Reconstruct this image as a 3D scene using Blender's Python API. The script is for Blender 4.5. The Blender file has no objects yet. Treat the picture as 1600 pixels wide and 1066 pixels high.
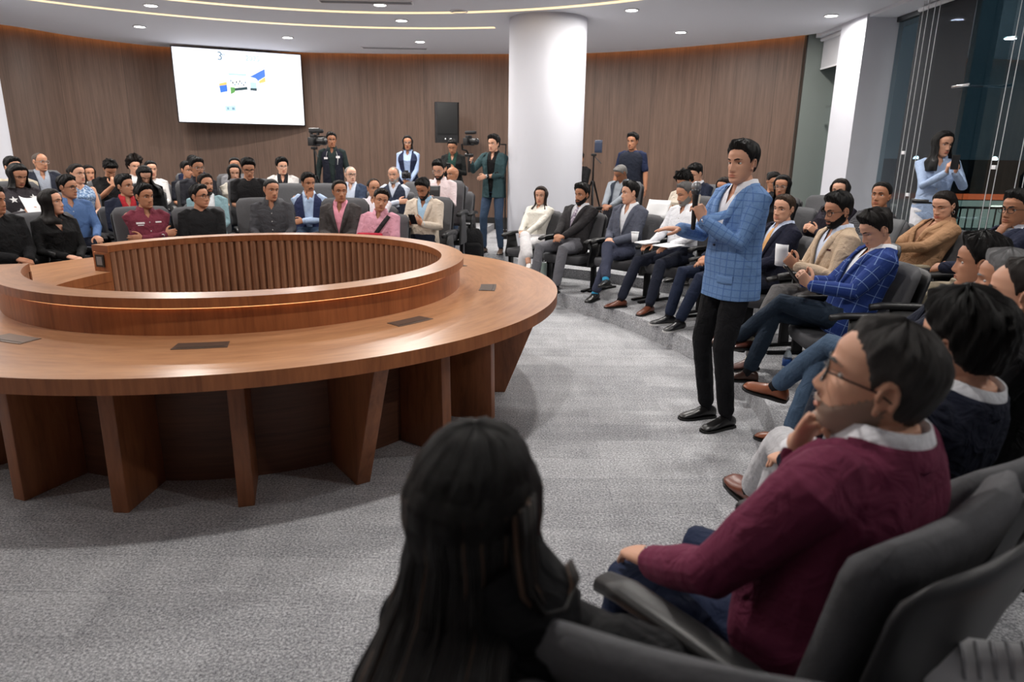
import bpy, bmesh, math, random
import numpy as np
from mathutils import Vector
from mathutils.bvhtree import BVHTree
random.seed(7); RNG = np.random.default_rng(7)
PI = math.pi
def rad(a): return a*PI/180
SC = bpy.context.scene
COL = SC.collection
# ------------------------------------------------------------------ camera
F, H, PITCH, ROLL = 1066.2, 1.62, .2648, .0127          # focal length in pixels of the 1600 px wide frame, eye height
fwd = np.array([0, math.cos(PITCH), -math.sin(PITCH)])
_up = np.array([0, math.sin(PITCH), math.cos(PITCH)]); _rt = np.array([1., 0, 0])
RT = math.cos(ROLL)*_rt+math.sin(ROLL)*_up; UP = -math.sin(ROLL)*_rt+math.cos(ROLL)*_up
EYE = np.array([0, 0, H])
cam = bpy.data.cameras.new('camera'); camo = bpy.data.objects.new('camera', cam); COL.objects.link(camo)
cam.sensor_width = 36; cam.lens = F/1600*36
from mathutils import Matrix
M = Matrix.Identity(4)
for i in range(3):
    M[i][0] = RT[i]; M[i][1] = UP[i]; M[i][2] = -fwd[i]; M[i][3] = EYE[i]
camo.matrix_world = M
cam.clip_start = .05; cam.clip_end = 200
cam.dof.use_dof = True; cam.dof.focus_distance = 4.6; cam.dof.aperture_fstop = 3.2
SC.camera = camo
# ------------------------------------------------------------------ world and exposure
W = bpy.data.worlds.new('night'); SC.world = W; W.use_nodes = True
W.node_tree.nodes['Background'].inputs[0].default_value = (.055, .085, .105, 1)
W.node_tree.nodes['Background'].inputs[1].default_value = .30
SC.view_settings.view_transform = 'Standard'; SC.view_settings.look = 'None'
SC.view_settings.gamma = 1; SC.view_settings.use_curve_mapping = False
SC.view_settings.exposure = 0.87
SC.cycles.max_bounces = 6; SC.cycles.diffuse_bounces = 4; SC.cycles.glossy_bounces = 3; SC.cycles.transmission_bounces = 4
SC.cycles.transparent_max_bounces = 6; SC.cycles.sample_clamp_indirect = 3
LAMP_W = 23.0
TC = np.array([-1.7458, 4.5369])                         # the round table's centre: the room's rings share it
CEIL = 3.5
def pol(r, a, z=0.): return np.array([TC[0]+r*math.cos(rad(a)), TC[1]+r*math.sin(rad(a)), z])
def at(px, py, dep): return EYE+(fwd*F+RT*(px-800)-UP*(py-533))/F*dep
def on_ring(px, py, R):
    d = fwd*F+RT*(px-800)-UP*(py-533); d = d/F
    a = d[0]**2+d[1]**2; b = 2*(-TC@d[:2]); c = TC@TC-R*R
    t = (-b+math.sqrt(max(b*b-4*a*c, 0)))/(2*a); return EYE+d*t
def depth(p): return float((np.asarray(p)-EYE)@fwd)
# ------------------------------------------------------------------ materials
def srgb(r, g, b): return tuple(((c/255/12.92) if c/255 <= .04045 else ((c/255+.055)/1.055)**2.4) for c in (r, g, b))
MATS = {}
class NT:
    def __init__(s, m): s.t = m.node_tree; s.n = s.t.nodes; s.b = s.n['Principled BSDF']
    def add(s, k, **kw):
        n = s.n.new(k)
        for a, v in kw.items(): setattr(n, a, v)
        return n
    def link(s, a, b): s.t.links.new(a, b)
    def math(s, op, a, b=None):
        n = s.add('ShaderNodeMath', operation=op)
        for i, v in enumerate((a, b)):
            if v is None: continue
            if isinstance(v, (int, float)): n.inputs[i].default_value = v
            else: s.link(v, n.inputs[i])
        return n.outputs[0]
    def mix(s, fac, a, b, bt='MIX'):
        n = s.add('ShaderNodeMix', data_type='RGBA', blend_type=bt)
        for i, v in ((0, fac), (6, a), (7, b)):
            if isinstance(v, (int, float)): n.inputs[i].default_value = v
            elif isinstance(v, tuple): n.inputs[i].default_value = (*v[:3], 1)
            else: s.link(v, n.inputs[i])
        return n.outputs[2]
    def noise(s, vec, scale, det=2, rough=.5, dist=0):
        n = s.add('ShaderNodeTexNoise'); n.inputs['Scale'].default_value = scale; n.inputs['Detail'].default_value = det
        n.inputs['Roughness'].default_value = rough; n.inputs['Distortion'].default_value = dist
        if vec is not None: s.link(vec, n.inputs['Vector'])
        return n.outputs[0]
    def scale(s, vec, sc):
        n = s.add('ShaderNodeMapping'); n.inputs['Scale'].default_value = sc; s.link(vec, n.inputs[0]); return n.outputs[0]
    def ramp(s, fac, stops):
        n = s.add('ShaderNodeValToRGB'); e = n.color_ramp.elements
        while len(e) < len(stops): e.new(.5)
        for x, (p, c) in zip(e, stops): x.position = p; x.color = (*c[:3], 1)
        s.link(fac, n.inputs[0]); return n.outputs[0]
    def bump(s, h, st, dist=.002):
        n = s.add('ShaderNodeBump'); n.inputs['Strength'].default_value = st; n.inputs['Distance'].default_value = dist
        s.link(h, n.inputs['Height']); s.link(n.outputs[0], s.b.inputs['Normal'])
    def obj(s): return s.add('ShaderNodeTexCoord').outputs['Object']
    def uv(s): return s.add('ShaderNodeTexCoord').outputs['UV']
    def col(s, c):
        if isinstance(c, tuple): s.b.inputs['Base Color'].default_value = (*c[:3], 1)
        else: s.link(c, s.b.inputs['Base Color'])
def mat(name, c=(.5, .5, .5), rough=.5, metal=0., spec=.5, emit=None, es=0.):
    if name in MATS: return MATS[name]
    m = bpy.data.materials.new(name); m.use_nodes = True; N = NT(m); N.col(c)
    N.b.inputs['Roughness'].default_value = rough; N.b.inputs['Metallic'].default_value = metal
    N.b.inputs['Specular IOR Level'].default_value = spec
    if emit: N.b.inputs['Emission Color'].default_value = (*emit, 1); N.b.inputs['Emission Strength'].default_value = es
    MATS[name] = m; return m
def dark(c, k): return tuple(x*k for x in c[:3])
def cloth(c, weave=1., rough=.85):
    key = 'cloth_%d_%d_%d' % c
    if key in MATS: return MATS[key]
    m = mat(key, rough=rough, spec=.2); N = NT(m); o = N.obj(); l = srgb(*c)
    n = N.noise(o, 220, 2); N.col(N.mix(n, dark(l, .82), dark(l, 1.15)))
    f = N.noise(o, 14, 3, .55, .9); N.bump(f, .6*weave, .03); return m
def plaid(name, base, line, per, wid, line2=None):
    m = mat(name, rough=.8, spec=.2); N = NT(m)
    a = N.add('ShaderNodeAttribute', attribute_name='cuv'); s = N.add('ShaderNodeSeparateXYZ'); N.link(a.outputs['Vector'], s.inputs[0])
    def ln(o, off=0.):
        t = N.math('FRACT', N.math('DIVIDE', N.math('ADD', o, 10+off), per)); return N.math('LESS_THAN', t, wid/per)
    k = N.math('MAXIMUM', ln(s.outputs[0]), ln(s.outputs[1]))
    l = srgb(*base); o = N.obj(); c = N.mix(N.noise(o, 160, 2), dark(l, .8), dark(l, 1.18))
    if line2:
        k2 = N.math('MULTIPLY', N.math('MAXIMUM', ln(s.outputs[0], per*.5), ln(s.outputs[1], per*.5)), .6); c = N.mix(k2, c, srgb(*line2))
    N.col(N.mix(N.math('MULTIPLY', k, .75), c, srgb(*line))); N.bump(N.noise(o, 11, 3, .55, .6), .4, .02); return m
def wood(name, lo, hi, axis='UV', sc=(1, 1, 1), rough=.4, seam=0, streak=1.):
    m = mat(name, rough=rough, spec=.45); N = NT(m); v = N.uv() if axis == 'UV' else N.obj()
    v2 = N.scale(v, sc); n = N.noise(v2, 6, 5, .62, .4); n2 = N.noise(N.scale(v, tuple(x*.13 for x in sc)), 9, 2)
    f = N.math('ADD', N.math('MULTIPLY', n, .65*streak), N.math('MULTIPLY', n2, .5)); L, Hh = srgb(*lo), srgb(*hi)
    c = N.ramp(f, [(.3, L), (.52, tuple((a+b)/2 for a, b in zip(L, Hh))), (.78, Hh)])
    if seam:
        s = N.add('ShaderNodeSeparateXYZ'); N.link(v, s.inputs[0])
        t = N.math('FRACT', N.math('DIVIDE', N.math('ADD', s.outputs[0], 50), seam)); k = N.math('LESS_THAN', t, .008/seam)
        c = N.mix(N.math('MULTIPLY', k, .7), c, dark(L, .3))
        w = N.add('ShaderNodeTexWhiteNoise', noise_dimensions='1D'); N.link(N.math('FLOOR', N.math('DIVIDE', N.math('ADD', s.outputs[0], 50), seam)), w.inputs[1])
        c = N.mix(N.math('MULTIPLY', w.outputs[0], .25), c, dark(L, .75))
    N.col(c); N.bump(n, .08, .002); return m
def carpet(name, k=1.):
    m = mat(name, rough=.95, spec=.1); N = NT(m); o = N.obj()
    n = N.noise(o, 95, 4, .85); b = N.noise(N.scale(o, (1.4, 5, 1)), 1.6, 4, .65); b2 = N.noise(N.scale(o, (6, 1.2, 1)), 1.3, 4, .65)
    br = N.add('ShaderNodeTexBrick'); br.inputs['Scale'].default_value = 1; br.inputs['Brick Width'].default_value = 1.0; br.inputs['Row Height'].default_value = .25
    br.inputs['Mortar Size'].default_value = .004; br.inputs['Color1'].default_value = (0, 0, 0, 1); br.inputs['Color2'].default_value = (1, 1, 1, 1); br.inputs['Mortar'].default_value = (.15, .15, .15, 1)
    N.link(o, br.inputs[0])
    f = N.math('ADD', N.math('ADD', N.math('MULTIPLY', n, 1.9), N.math('MULTIPLY', b, .22)), N.math('MULTIPLY', b2, .18))
    f = N.math('ADD', f, N.math('MULTIPLY', br.outputs[0], .10))
    N.col(N.ramp(N.math('SUBTRACT', f, .66), [(.2, dark(srgb(88, 89, 94), k)), (.52, dark(srgb(166, 167, 171), k)), (.85, dark(srgb(232, 233, 236), k))])); N.bump(n, .6, .006); return m
SKINS = [srgb(229, 186, 164), srgb(208, 160, 134), srgb(186, 136, 108), srgb(172, 122, 93), srgb(148, 102, 76)]
def skin(i):
    key = 'skin_tone_%d' % i
    if key in MATS: return MATS[key]
    m = mat(key, rough=.5, spec=.35); N = NT(m); n = N.noise(N.obj(), 14, 3); c = SKINS[i]
    N.col(N.mix(n, (c[0]*.93, c[1]*.84, c[2]*.8), (c[0]*1.05, c[1]*1.05, c[2]*1.05))); N.b.inputs['Subsurface Weight'].default_value = .06
    N.b.inputs['Subsurface Radius'].default_value = (.012, .005, .003); return m
def hairmat(c):
    key = 'hair_%d_%d_%d' % c
    if key in MATS: return MATS[key]
    m = mat(key, rough=.5, spec=.22); N = NT(m); v = N.add('ShaderNodeAttribute', attribute_name='hv').outputs['Vector']
    n = N.noise(N.scale(v, (26, 1.5, 1)), 3, 4, .7); l = srgb(*c); N.col(N.mix(n, dark(l, .35), dark(l, 1.65))); N.bump(n, .8, .008); return m
BLK = mat('black_plastic', srgb(22, 22, 24), .45)
BLKM = mat('black_metal', srgb(24, 24, 26), .35, .6)
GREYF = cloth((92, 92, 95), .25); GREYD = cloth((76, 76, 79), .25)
CHROME = mat('chrome', (.75, .75, .76), .2, 1.)
WHITEP = mat('white_plaster', srgb(206, 207, 215), .7)
PAPER = mat('paper', srgb(235, 236, 238), .7)
# ------------------------------------------------------------------ lamps (three downlight rings, an unseen fourth added over the table as key light)
RING_LAMPS = [(8.12, 42.5+15.6*k) for k in range(12)]+[(6.22, 58.3+30.9*k) for k in range(5)]+[(6.22, a) for a in (-2, -33, 215)]+[(5.16, 90.3+31*k) for k in range(-3, 4)]+[(2.6, a) for a in (15, 87, 159, 303)]
LAMPS = []
for r, a in RING_LAMPS:
    p = pol(r, a, CEIL)
    if p[0] > 4.35 or p[1] < -4.6 or (abs(r-8.12) < .1 and 190 < a % 360 < 235 and p[0] < -9): continue
    LAMPS.append(p)
    L = bpy.data.lights.new('downlight', 'AREA'); L.shape = 'DISK'; L.size = .15; L.energy = LAMP_W; L.color = (1., .955, .90); L.spread = rad(180)
    lo = bpy.data.objects.new('downlight_lamp', L); lo.location = (p[0], p[1], CEIL-.035); COL.objects.link(lo)
# ------------------------------------------------------------------ mesh helpers
def tag(o, label=None, cat=None, group=None, kind=None):
    if label: o['label'] = label
    if cat: o['category'] = cat
    if group: o['group'] = group
    if kind: o['kind'] = kind
    return o
def mesh_obj(name, v, f, m, parent=None, smooth=True):
    me = bpy.data.meshes.new(name); me.from_pydata([tuple(map(float, p)) for p in v], [], [tuple(map(int, q)) for q in f]); me.update()
    if smooth: me.polygons.foreach_set('use_smooth', [True]*len(me.polygons))
    o = bpy.data.objects.new(name, me); COL.objects.link(o)
    for x in (m if isinstance(m, (list, tuple)) else [m]): me.materials.append(x)
    if parent is not None: o.parent = parent
    return o
def empty(name, loc=(0, 0, 0), rz=0., label=None, cat=None, group=None):
    o = bpy.data.objects.new(name, None); COL.objects.link(o); o.location = tuple(map(float, loc)); o.rotation_euler = (0, 0, rz); o.empty_display_size = .05
    return tag(o, label, cat, group)
def structure(o): o['kind'] = 'structure'; return o
class MB:
    def __init__(s): s.v = []; s.f = []; s.mi = []
    def add(s, v, f, mi=0):
        n = len(s.v); s.v += [tuple(p) for p in v]; s.f += [tuple(i+n for i in q) for q in f]; s.mi += [mi]*len(f); return s
    def box(s, lo, hi, mi=0):
        (a, b, c), (d, e, g) = lo, hi
        return s.add([(a, b, c), (d, b, c), (d, e, c), (a, e, c), (a, b, g), (d, b, g), (d, e, g), (a, e, g)],
                     [(3, 2, 1, 0), (4, 5, 6, 7), (0, 1, 5, 4), (1, 2, 6, 5), (2, 3, 7, 6), (3, 0, 4, 7)], mi)
    def tube(s, pts, rads, n=10, mi=0):
        v, f = tube(pts, rads, n); return s.add(v, f, mi)
    def build(s, name, m, parent=None, smooth=True, bevel=0., xf=None):
        v = np.array(s.v, float)
        if xf is not None: v = v@np.array(xf[0]).T+np.array(xf[1])
        o = mesh_obj(name, v, s.f, m, parent, smooth)
        if len(o.data.materials) > 1: o.data.polygons.foreach_set('material_index', s.mi)
        if bevel:
            bm = bmesh.new(); bm.from_mesh(o.data)
            bmesh.ops.bevel(bm, geom=bm.edges[:], offset=bevel, segments=2, affect='EDGES', profile=.6, clamp_overlap=True)
            bm.to_mesh(o.data); bm.free()
            o.data.polygons.foreach_set('use_smooth', [True]*len(o.data.polygons))
        if smooth: flat_edges(o)
        return o
def flat_edges(o, ang=40):
    me = o.data; bm = bmesh.new(); bm.from_mesh(me)
    for e in bm.edges:
        if len(e.link_faces) == 2 and e.calc_face_angle(0) > rad(ang): e.smooth = False
    bm.to_mesh(me); bm.free()
def unit(a): a = np.asarray(a, float); return a/max(np.linalg.norm(a), 1e-9)
def loft(rings, cap=True):
    n = len(rings[0]); v = [p for r in rings for p in r]; f = []
    for i in range(len(rings)-1):
        for j in range(n): k = (j+1) % n; f.append((i*n+j, i*n+k, (i+1)*n+k, (i+1)*n+j))
    if cap: f.append(tuple(range(n-1, -1, -1))); m = (len(rings)-1)*n; f.append(tuple(range(m, m+n)))
    return v, f
def tube(pts, rads, n=10, rounded=True):
    P = [np.asarray(p, float) for p in pts]; R = [r if isinstance(r, (tuple, list)) else (r, r) for r in rads]
    if rounded:
        d0 = unit(P[0]-P[1]); d1 = unit(P[-1]-P[-2]); a, b = R[0], R[-1]
        P = [P[0]+d0*min(a)*.8, P[0]+d0*min(a)*.45]+P+[P[-1]+d1*min(b)*.45, P[-1]+d1*min(b)*.8]
        R = [tuple(x*.35 for x in a), tuple(x*.85 for x in a)]+R+[tuple(x*.85 for x in b), tuple(x*.35 for x in b)]
    rings = []; t = unit(P[1]-P[0]); ref = np.array([0, 0, 1.]) if abs(t[2]) < .8 else np.array([1., 0, 0]); s = unit(np.cross(t, ref))
    for i, p in enumerate(P):
        tt = unit((P[min(i+1, len(P)-1)]-P[max(i-1, 0)])); s = unit(s-tt*(s@tt)); b = np.cross(tt, s)
        rings.append([p+s*R[i][0]*math.cos(2*PI*k/n)+b*R[i][1]*math.sin(2*PI*k/n) for k in range(n)])
    return loft(rings)
def annulus(r0, r1, z0, z1, a0=0., a1=360., n=180, c=None, both=True):
    c = TC if c is None else c; full = abs(a1-a0) >= 360; A = [rad(a0+(a1-a0)*i/n) for i in range(n if full else n+1)]
    rings = [[(c[0]+r*math.cos(t), c[1]+r*math.sin(t), z) for r, z in ((r0, z0), (r1, z0), (r1, z1), (r0, z1))] for t in A]
    v = [p for r in rings for p in r]; f = []
    for i in range(len(rings) if full else len(rings)-1):
        j = (i+1) % len(rings)
        for k in range(4): l = (k+1) % 4; f.append((i*4+k, j*4+k, j*4+l, i*4+l))
    if not full: f += [(0, 1, 2, 3), tuple(len(v)-4+q for q in (3, 2, 1, 0))]
    return v, f
def set_uv(o, fn):
    me = o.data; uv = me.uv_layers.new(name='UVMap'); co = np.empty(len(me.vertices)*3); me.vertices.foreach_get('co', co); co = co.reshape(-1, 3)
    out = np.zeros((len(me.loops), 2))
    for p in me.polygons:
        q = fn([co[i] for i in p.vertices], p)
        for k, l in enumerate(p.loop_indices): out[l] = q[k]
    uv.data.foreach_set('uv', out.ravel())
def polar_uv(pts, p):
    a = [math.atan2(q[1]-TC[1], q[0]-TC[0]) for q in pts]
    for i in range(1, len(a)):
        while a[i]-a[0] > PI: a[i] -= 2*PI
        while a[i]-a[0] < -PI: a[i] += 2*PI
    if abs(p.normal.z) > .6: return [(t*1.7, math.hypot(q[0]-TC[0], q[1]-TC[1])) for t, q in zip(a, pts)]
    r = max(math.hypot(q[0]-TC[0], q[1]-TC[1]) for q in pts); return [(t*r, q[2]+math.hypot(q[0]-TC[0], q[1]-TC[1])*.2) for t, q in zip(a, pts)]
def spl(xs, ys):
    xs = np.array(xs, float); ys = np.array(ys, float); n = len(xs); h = np.diff(xs); d = np.diff(ys)/h; m = np.zeros(n); m[0] = d[0]; m[-1] = d[-1]
    for i in range(1, n-1): m[i] = 0 if d[i-1]*d[i] <= 0 else 2*d[i-1]*d[i]/(d[i-1]+d[i])
    def fn(x):
        x = np.clip(np.asarray(x, float), xs[0], xs[-1]); i = np.clip(np.searchsorted(xs, x)-1, 0, n-2); t = (x-xs[i])/h[i]
        return (2*t**3-3*t**2+1)*ys[i]+(t**3-2*t**2+t)*h[i]*m[i]+(-2*t**3+3*t**2)*ys[i+1]+(t**3-t**2)*h[i]*m[i+1]
    return fn
TMP = bpy.data.scenes.new('tmp')
def union(parts, vox, smooth=2, fac=.5):
    v = []; f = []
    for pv, pf in parts: n = len(v); v += [tuple(map(float, p)) for p in pv]; f += [tuple(i+n for i in q) for q in pf]
    me = bpy.data.meshes.new('u'); me.from_pydata(v, [], f); o = bpy.data.objects.new('u', me); TMP.collection.objects.link(o)
    r = o.modifiers.new('r', 'REMESH'); r.mode = 'VOXEL'; r.voxel_size = vox; r.use_smooth_shade = True
    if smooth: s = o.modifiers.new('s', 'SMOOTH'); s.iterations = smooth; s.factor = fac
    vl = TMP.view_layers[0]; vl.update(); dg = vl.depsgraph
    out = bpy.data.meshes.new_from_object(o.evaluated_get(dg)); bpy.data.objects.remove(o); bpy.data.meshes.remove(me)
    return out
def coords(me): a = np.empty(len(me.vertices)*3, np.float64); me.vertices.foreach_get('co', a); return a.reshape(-1, 3)
def normals(me): a = np.empty(len(me.vertices)*3, np.float32); me.vertex_normals.foreach_get('vector', a); return a.reshape(-1, 3).astype(float)
def set_coords(me, c): me.vertices.foreach_set('co', np.ascontiguousarray(c, np.float32).ravel()); me.update()
_WD = unit(np.array([1, 0, 0])); _FD = RNG.normal(size=(9, 3)); _FP = RNG.uniform(0, 6.28, 9)
def wrinkle(me, amp, freq=22.):
    c = coords(me); n = normals(me); h = np.zeros(len(c)); w = c+.02*np.sin(c[:, [1, 2, 0]]*31)
    for d, p in zip(_FD, _FP): h += 1-np.abs(np.sin((w@(d*freq*.5))+p))*2
    set_coords(me, c+n*(amp*h/6)[:, None])
def link_mesh(name, me, m, parent=None):
    me.name = name; me.materials.clear()
    for x in (m if isinstance(m, (list, tuple)) else [m]): me.materials.append(x)
    me.polygons.foreach_set('use_smooth', [True]*len(me.polygons))
    o = bpy.data.objects.new(name, me); COL.objects.link(o)
    if parent is not None: o.parent = parent
    return o
def vec_attr(me, name, a):
    at_ = me.attributes.new(name, 'FLOAT_VECTOR', 'POINT'); at_.data.foreach_set('vector', np.ascontiguousarray(a, np.float32).ravel())
# ------------------------------------------------------------------ room
CARPET = carpet('grey_carpet', 1.0)
WALLW = wood('walnut_wall', (71, 53, 44), (118, 93, 78), 'UV', (9, .35, 1), .5, 1.12, .9)
fl = structure(mesh_obj('floor', [(-13, -6, 0), (6, -6, 0), (6, 16, 0), (-13, 16, 0)], [(0, 1, 2, 3)], CARPET, smooth=False))
# tiers: carpeted steps that ring the table, open at an aisle in front of the column
E1 = spl([-140, -60, 0, 20, 33, 47, 53, 60, 68, 77, 84, 90, 97, 105, 220], [3.38, 3.37, 3.37, 3.37, 3.44, 3.62, 3.75, 4.3, 5.3, 6.2, 6.0, 5.2, 4.1, 3.55, 3.5])
def tier(name, edge, z, a0, a1, rout=12.5, n=220):
    A = [a0+(a1-a0)*i/n for i in range(n+1)]; v = []; f = []
    for a in A: r = float(edge(a)); v += [pol(r, a, 0), pol(r, a, z), pol(max(rout, r+.1), a, z), pol(max(rout, r+.1), a, 0)]
    for i in range(n):
        for k in (0, 1): f.append((i*4+k, i*4+4+k, i*4+5+k, i*4+1+k))
    f += [(0, 1, 2, 3), (n*4+3, n*4+2, n*4+1, n*4)]
    o = structure(mesh_obj(name, v, f, CARPET, smooth=False)); return o
tier('floor_tier', E1, .16, -140, 219)
tier('floor_tier', lambda a: 4.58, .28, -135, 61.5, 12.4)
tier('floor_tier', lambda a: 4.58, .28, 82, 218, 12.4)
T1, T2 = .16, .28
# curved walnut wall
WR = spl([49, 58.4, 71.3, 84, 97.6, 108.7, 117.5, 125, 132, 150, 180, 210, 240], [9.42, 9.55, 9.74, 9.58, 9.74, 10.08, 10.3, 9.95, 9.4, 9.25, 9.4, 9.5, 9.7])
WA = np.linspace(48.6, 240, 260); WP = [pol(float(WR(a))+.14, a) for a in WA]
S = [0.]
for p, q in zip(WP, WP[1:]): S.append(S[-1]+np.linalg.norm(q-p))
v = []; f = []
for p in WP: v += [(p[0], p[1], 0), (p[0], p[1], 3.62)]
for i in range(len(WP)-1): f.append((2*i, 2*i+2, 2*i+3, 2*i+1))
wb = structure(mesh_obj('wall_back', v, f, WALLW, smooth=False)); uv = wb.data.uv_layers.new(name='UVMap')
for p in wb.data.polygons:
    for l, i in zip(p.loop_indices, p.vertices): uv.data[l].uv = (S[i//2], v[i][2])
wb.data.polygons.foreach_set('use_smooth', [True]*len(wb.data.polygons))
rings = [[(p[0]+d[0]*a, p[1]+d[1]*a, z) for a, z in ((0, 0), (-.015, 0), (-.015, .40), (0, .40))] for p, d in ((p, unit(np.array([p[0]-TC[0], p[1]-TC[1]]))) for p in WP)]
v, f = loft(rings); structure(mesh_obj('baseboard_back', v, f, mat('dark_base', srgb(26, 24, 24), .5), smooth=False))
# ceiling: a slab that stops short of the wall, leaving a cove with a warm light strip
CEILM = mat('ceiling_paint', srgb(222, 224, 230), .8)
edge = [pol(float(WR(a)), a, CEIL) for a in WA]
poly = [(4.68, -5, CEIL), (4.68, 11.35, CEIL)]+[tuple(p) for p in edge]+[(-7, -5, CEIL)]
n = len(poly)
cl = structure(mesh_obj('ceiling', poly+[(x, y, CEIL+.1) for x, y, z in poly], [tuple(range(n-1, -1, -1)), tuple(range(n, 2*n))]+[(i, (i+1) % n, n+(i+1) % n, n+i) for i in range(n)], CEILM, smooth=False))
structure(mesh_obj('ceiling_cover', [(-13, -6, 3.62), (6, -6, 3.62), (6, 16, 3.62), (-13, 16, 3.62)], [(3, 2, 1, 0)], CEILM, smooth=False))
WARM = mat('cove_light', (1, .6, .3), emit=(1., .42, .12), es=4.5)
v, f = loft([[(p[0]+d[0]*.012, p[1]+d[1]*.012, CEIL+.03+h) for h in (0, .02)]+[(p[0]+d[0]*.004, p[1]+d[1]*.004, CEIL+.05), (p[0]+d[0]*.004, p[1]+d[1]*.004, CEIL+.03)] for p, d in ((p, unit(np.array([p[0]-TC[0], p[1]-TC[1]]))) for p in edge)])
tag(mesh_obj('cove_strip_light', v, f, WARM), 'warm amber light strip hidden along the top of the curved walnut wall', 'light strip')
# light lines in the ceiling
LEDM = mat('ceiling_led', (1, .85, .6), emit=(1., .74, .42), es=.62)
def led(r, a0, a1, lab):
    v, f = annulus(r-.05, r+.05, CEIL-.006, CEIL+.004, a0, a1, 120)
    tag(mesh_obj('ceiling_light_line', v, f, LEDM, smooth=False), lab, 'light line', None)
led(6.84, 78, 250, 'warm curved light line in the ceiling, the outer one passing nearest the screen')
led(5.68, 20, 250, 'warm curved light line in the ceiling, the inner one that reaches past the white column')
DLM = mat('downlight_glow', (1, 1, 1), emit=(1., .97, .93), es=14); DRM = mat('downlight_trim', srgb(235, 235, 238), .5)
for i, p in enumerate(LAMPS):  # the key lamps added over the table get the same fittings
    e = empty('downlight', (p[0], p[1], CEIL), 0, 'round white recessed downlight in the grey ceiling', 'downlight', 'recessed ceiling downlights')
    v, f = annulus(.078, .10, -.012, .004, 0, 360, 28, (0, 0)); mesh_obj('trim_ring', v, f, DRM, e)
    v, f = loft([[(.079*math.cos(t*PI/12), .079*math.sin(t*PI/12), z) for t in range(24)] for z in (-.006, .002)]); mesh_obj('lamp_lens', v, f, DLM, e)
GRL = mat('grille_grey', srgb(150, 151, 155), .6)
for (r, a), lab in (((8.9, 93), 'slim pale ceiling air vent behind the downlights near the loudspeaker'), ((5.0, 92), 'slim pale ceiling air vent above the table side of the light lines')):
    p = pol(r, a, CEIL); e = empty('air_vent', p, rad(a+90), lab, 'air vent'); m = MB(); m.box((-.6, -.10, -.012), (.6, -.08, .002)).box((-.6, .08, -.012), (.6, .10, .002)).box((-.6, -.08, -.012), (-.58, .08, .002)).box((.58, -.08, -.012), (.6, .08, .002))
    m.build('frame', DRM, e, False); m = MB()
    for k in range(5): m.box((-.58, -.075+.03*k, -.008), (.58, -.063+.03*k, .0))
    m.build('louvers', GRL, e, False)
p = pol(5.6, 80, CEIL); e = empty('ceiling_speaker', p, 0, 'round flush speaker grille in the ceiling beside the inner light line', 'ceiling speaker')
v, f = annulus(.10, .12, -.01, .003, 0, 360, 32, (0, 0)); mesh_obj('rim', v, f, DRM, e)
v, f = loft([[(.1*math.cos(t*PI/12), .1*math.sin(t*PI/12), z) for t in range(24)] for z in (-.005, .002)]); mesh_obj('grille', v, f, GRL, e)
# columns
def column(name, x, y, r, lab):
    v, f = loft([[(x+r*math.cos(t*PI/32), y+r*math.sin(t*PI/32), z) for t in range(64)] for z in (0, 3.62)]); o = mesh_obj(name, v, f, WHITEP); flat_edges(o); return structure(o)
column('column', .46, 10.57, .555, ''); column('column', at(-62, 215, 9.3)[0], at(-62, 215, 9.3)[1], .555, '')
# window wall on the right: return wall, post, roller blind, glass
GREEN = mat('grey_green_paint', srgb(122, 130, 126), .7)
p0 = pol(float(WR(48.6))+.14, 48.6)
m = MB(); m.box((p0[0]+.0, 11.55, 0), (5.3, 11.75, 3.62)); structure(m.build('wall_return', GREEN, None, False))
m = MB(); m.box((p0[0]-.02, p0[1]-.06, 0), (p0[0]+.06, 11.56, 3.5)); structure(m.build('trim_1', mat('dark_walnut_edge', srgb(52, 44, 38), .5), None, False))
m = MB(); m.box((4.66, 9.88, 0), (5.16, 10.62, 3.62)); structure(m.build('wall_post', WHITEP, None, False))
m = MB(); m.box((4.66, 1.2, 0), (5.16, 1.9, 3.62)); structure(m.build('wall_post', WHITEP, None, False))
m = MB(); m.box((4.69, -5, 3.46), (5.2, 11.6, 3.62)); structure(m.build('trim_2', CEILM, None, False))
FRM = mat('window_frame_grey', srgb(58, 62, 66), .4, .4)
def glassmat():
    m = mat('window_glass'); N = NT(m); t = N.add('ShaderNodeBsdfTransparent'); t.inputs[0].default_value = (.72, .80, .82, 1)
    g = N.add('ShaderNodeBsdfGlossy'); g.inputs['Roughness'].default_value = .0; g.inputs[0].default_value = (.8, .9, .95, 1)
    fr = N.add('ShaderNodeFresnel'); fr.inputs[0].default_value = 1.5; k = N.math('MULTIPLY', N.math('MULTIPLY', fr.outputs[0], 2.2), N.math('SUBTRACT', 1, N.add('ShaderNodeNewGeometry').outputs['Backfacing']))
    x = N.add('ShaderNodeMixShader'); N.link(k, x.inputs[0]); N.link(t.outputs[0], x.inputs[1]); N.link(g.outputs[0], x.inputs[2])
    N.link(x.outputs[0], N.n['Material Output'].inputs[0]); return m
GLS = glassmat()
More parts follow.
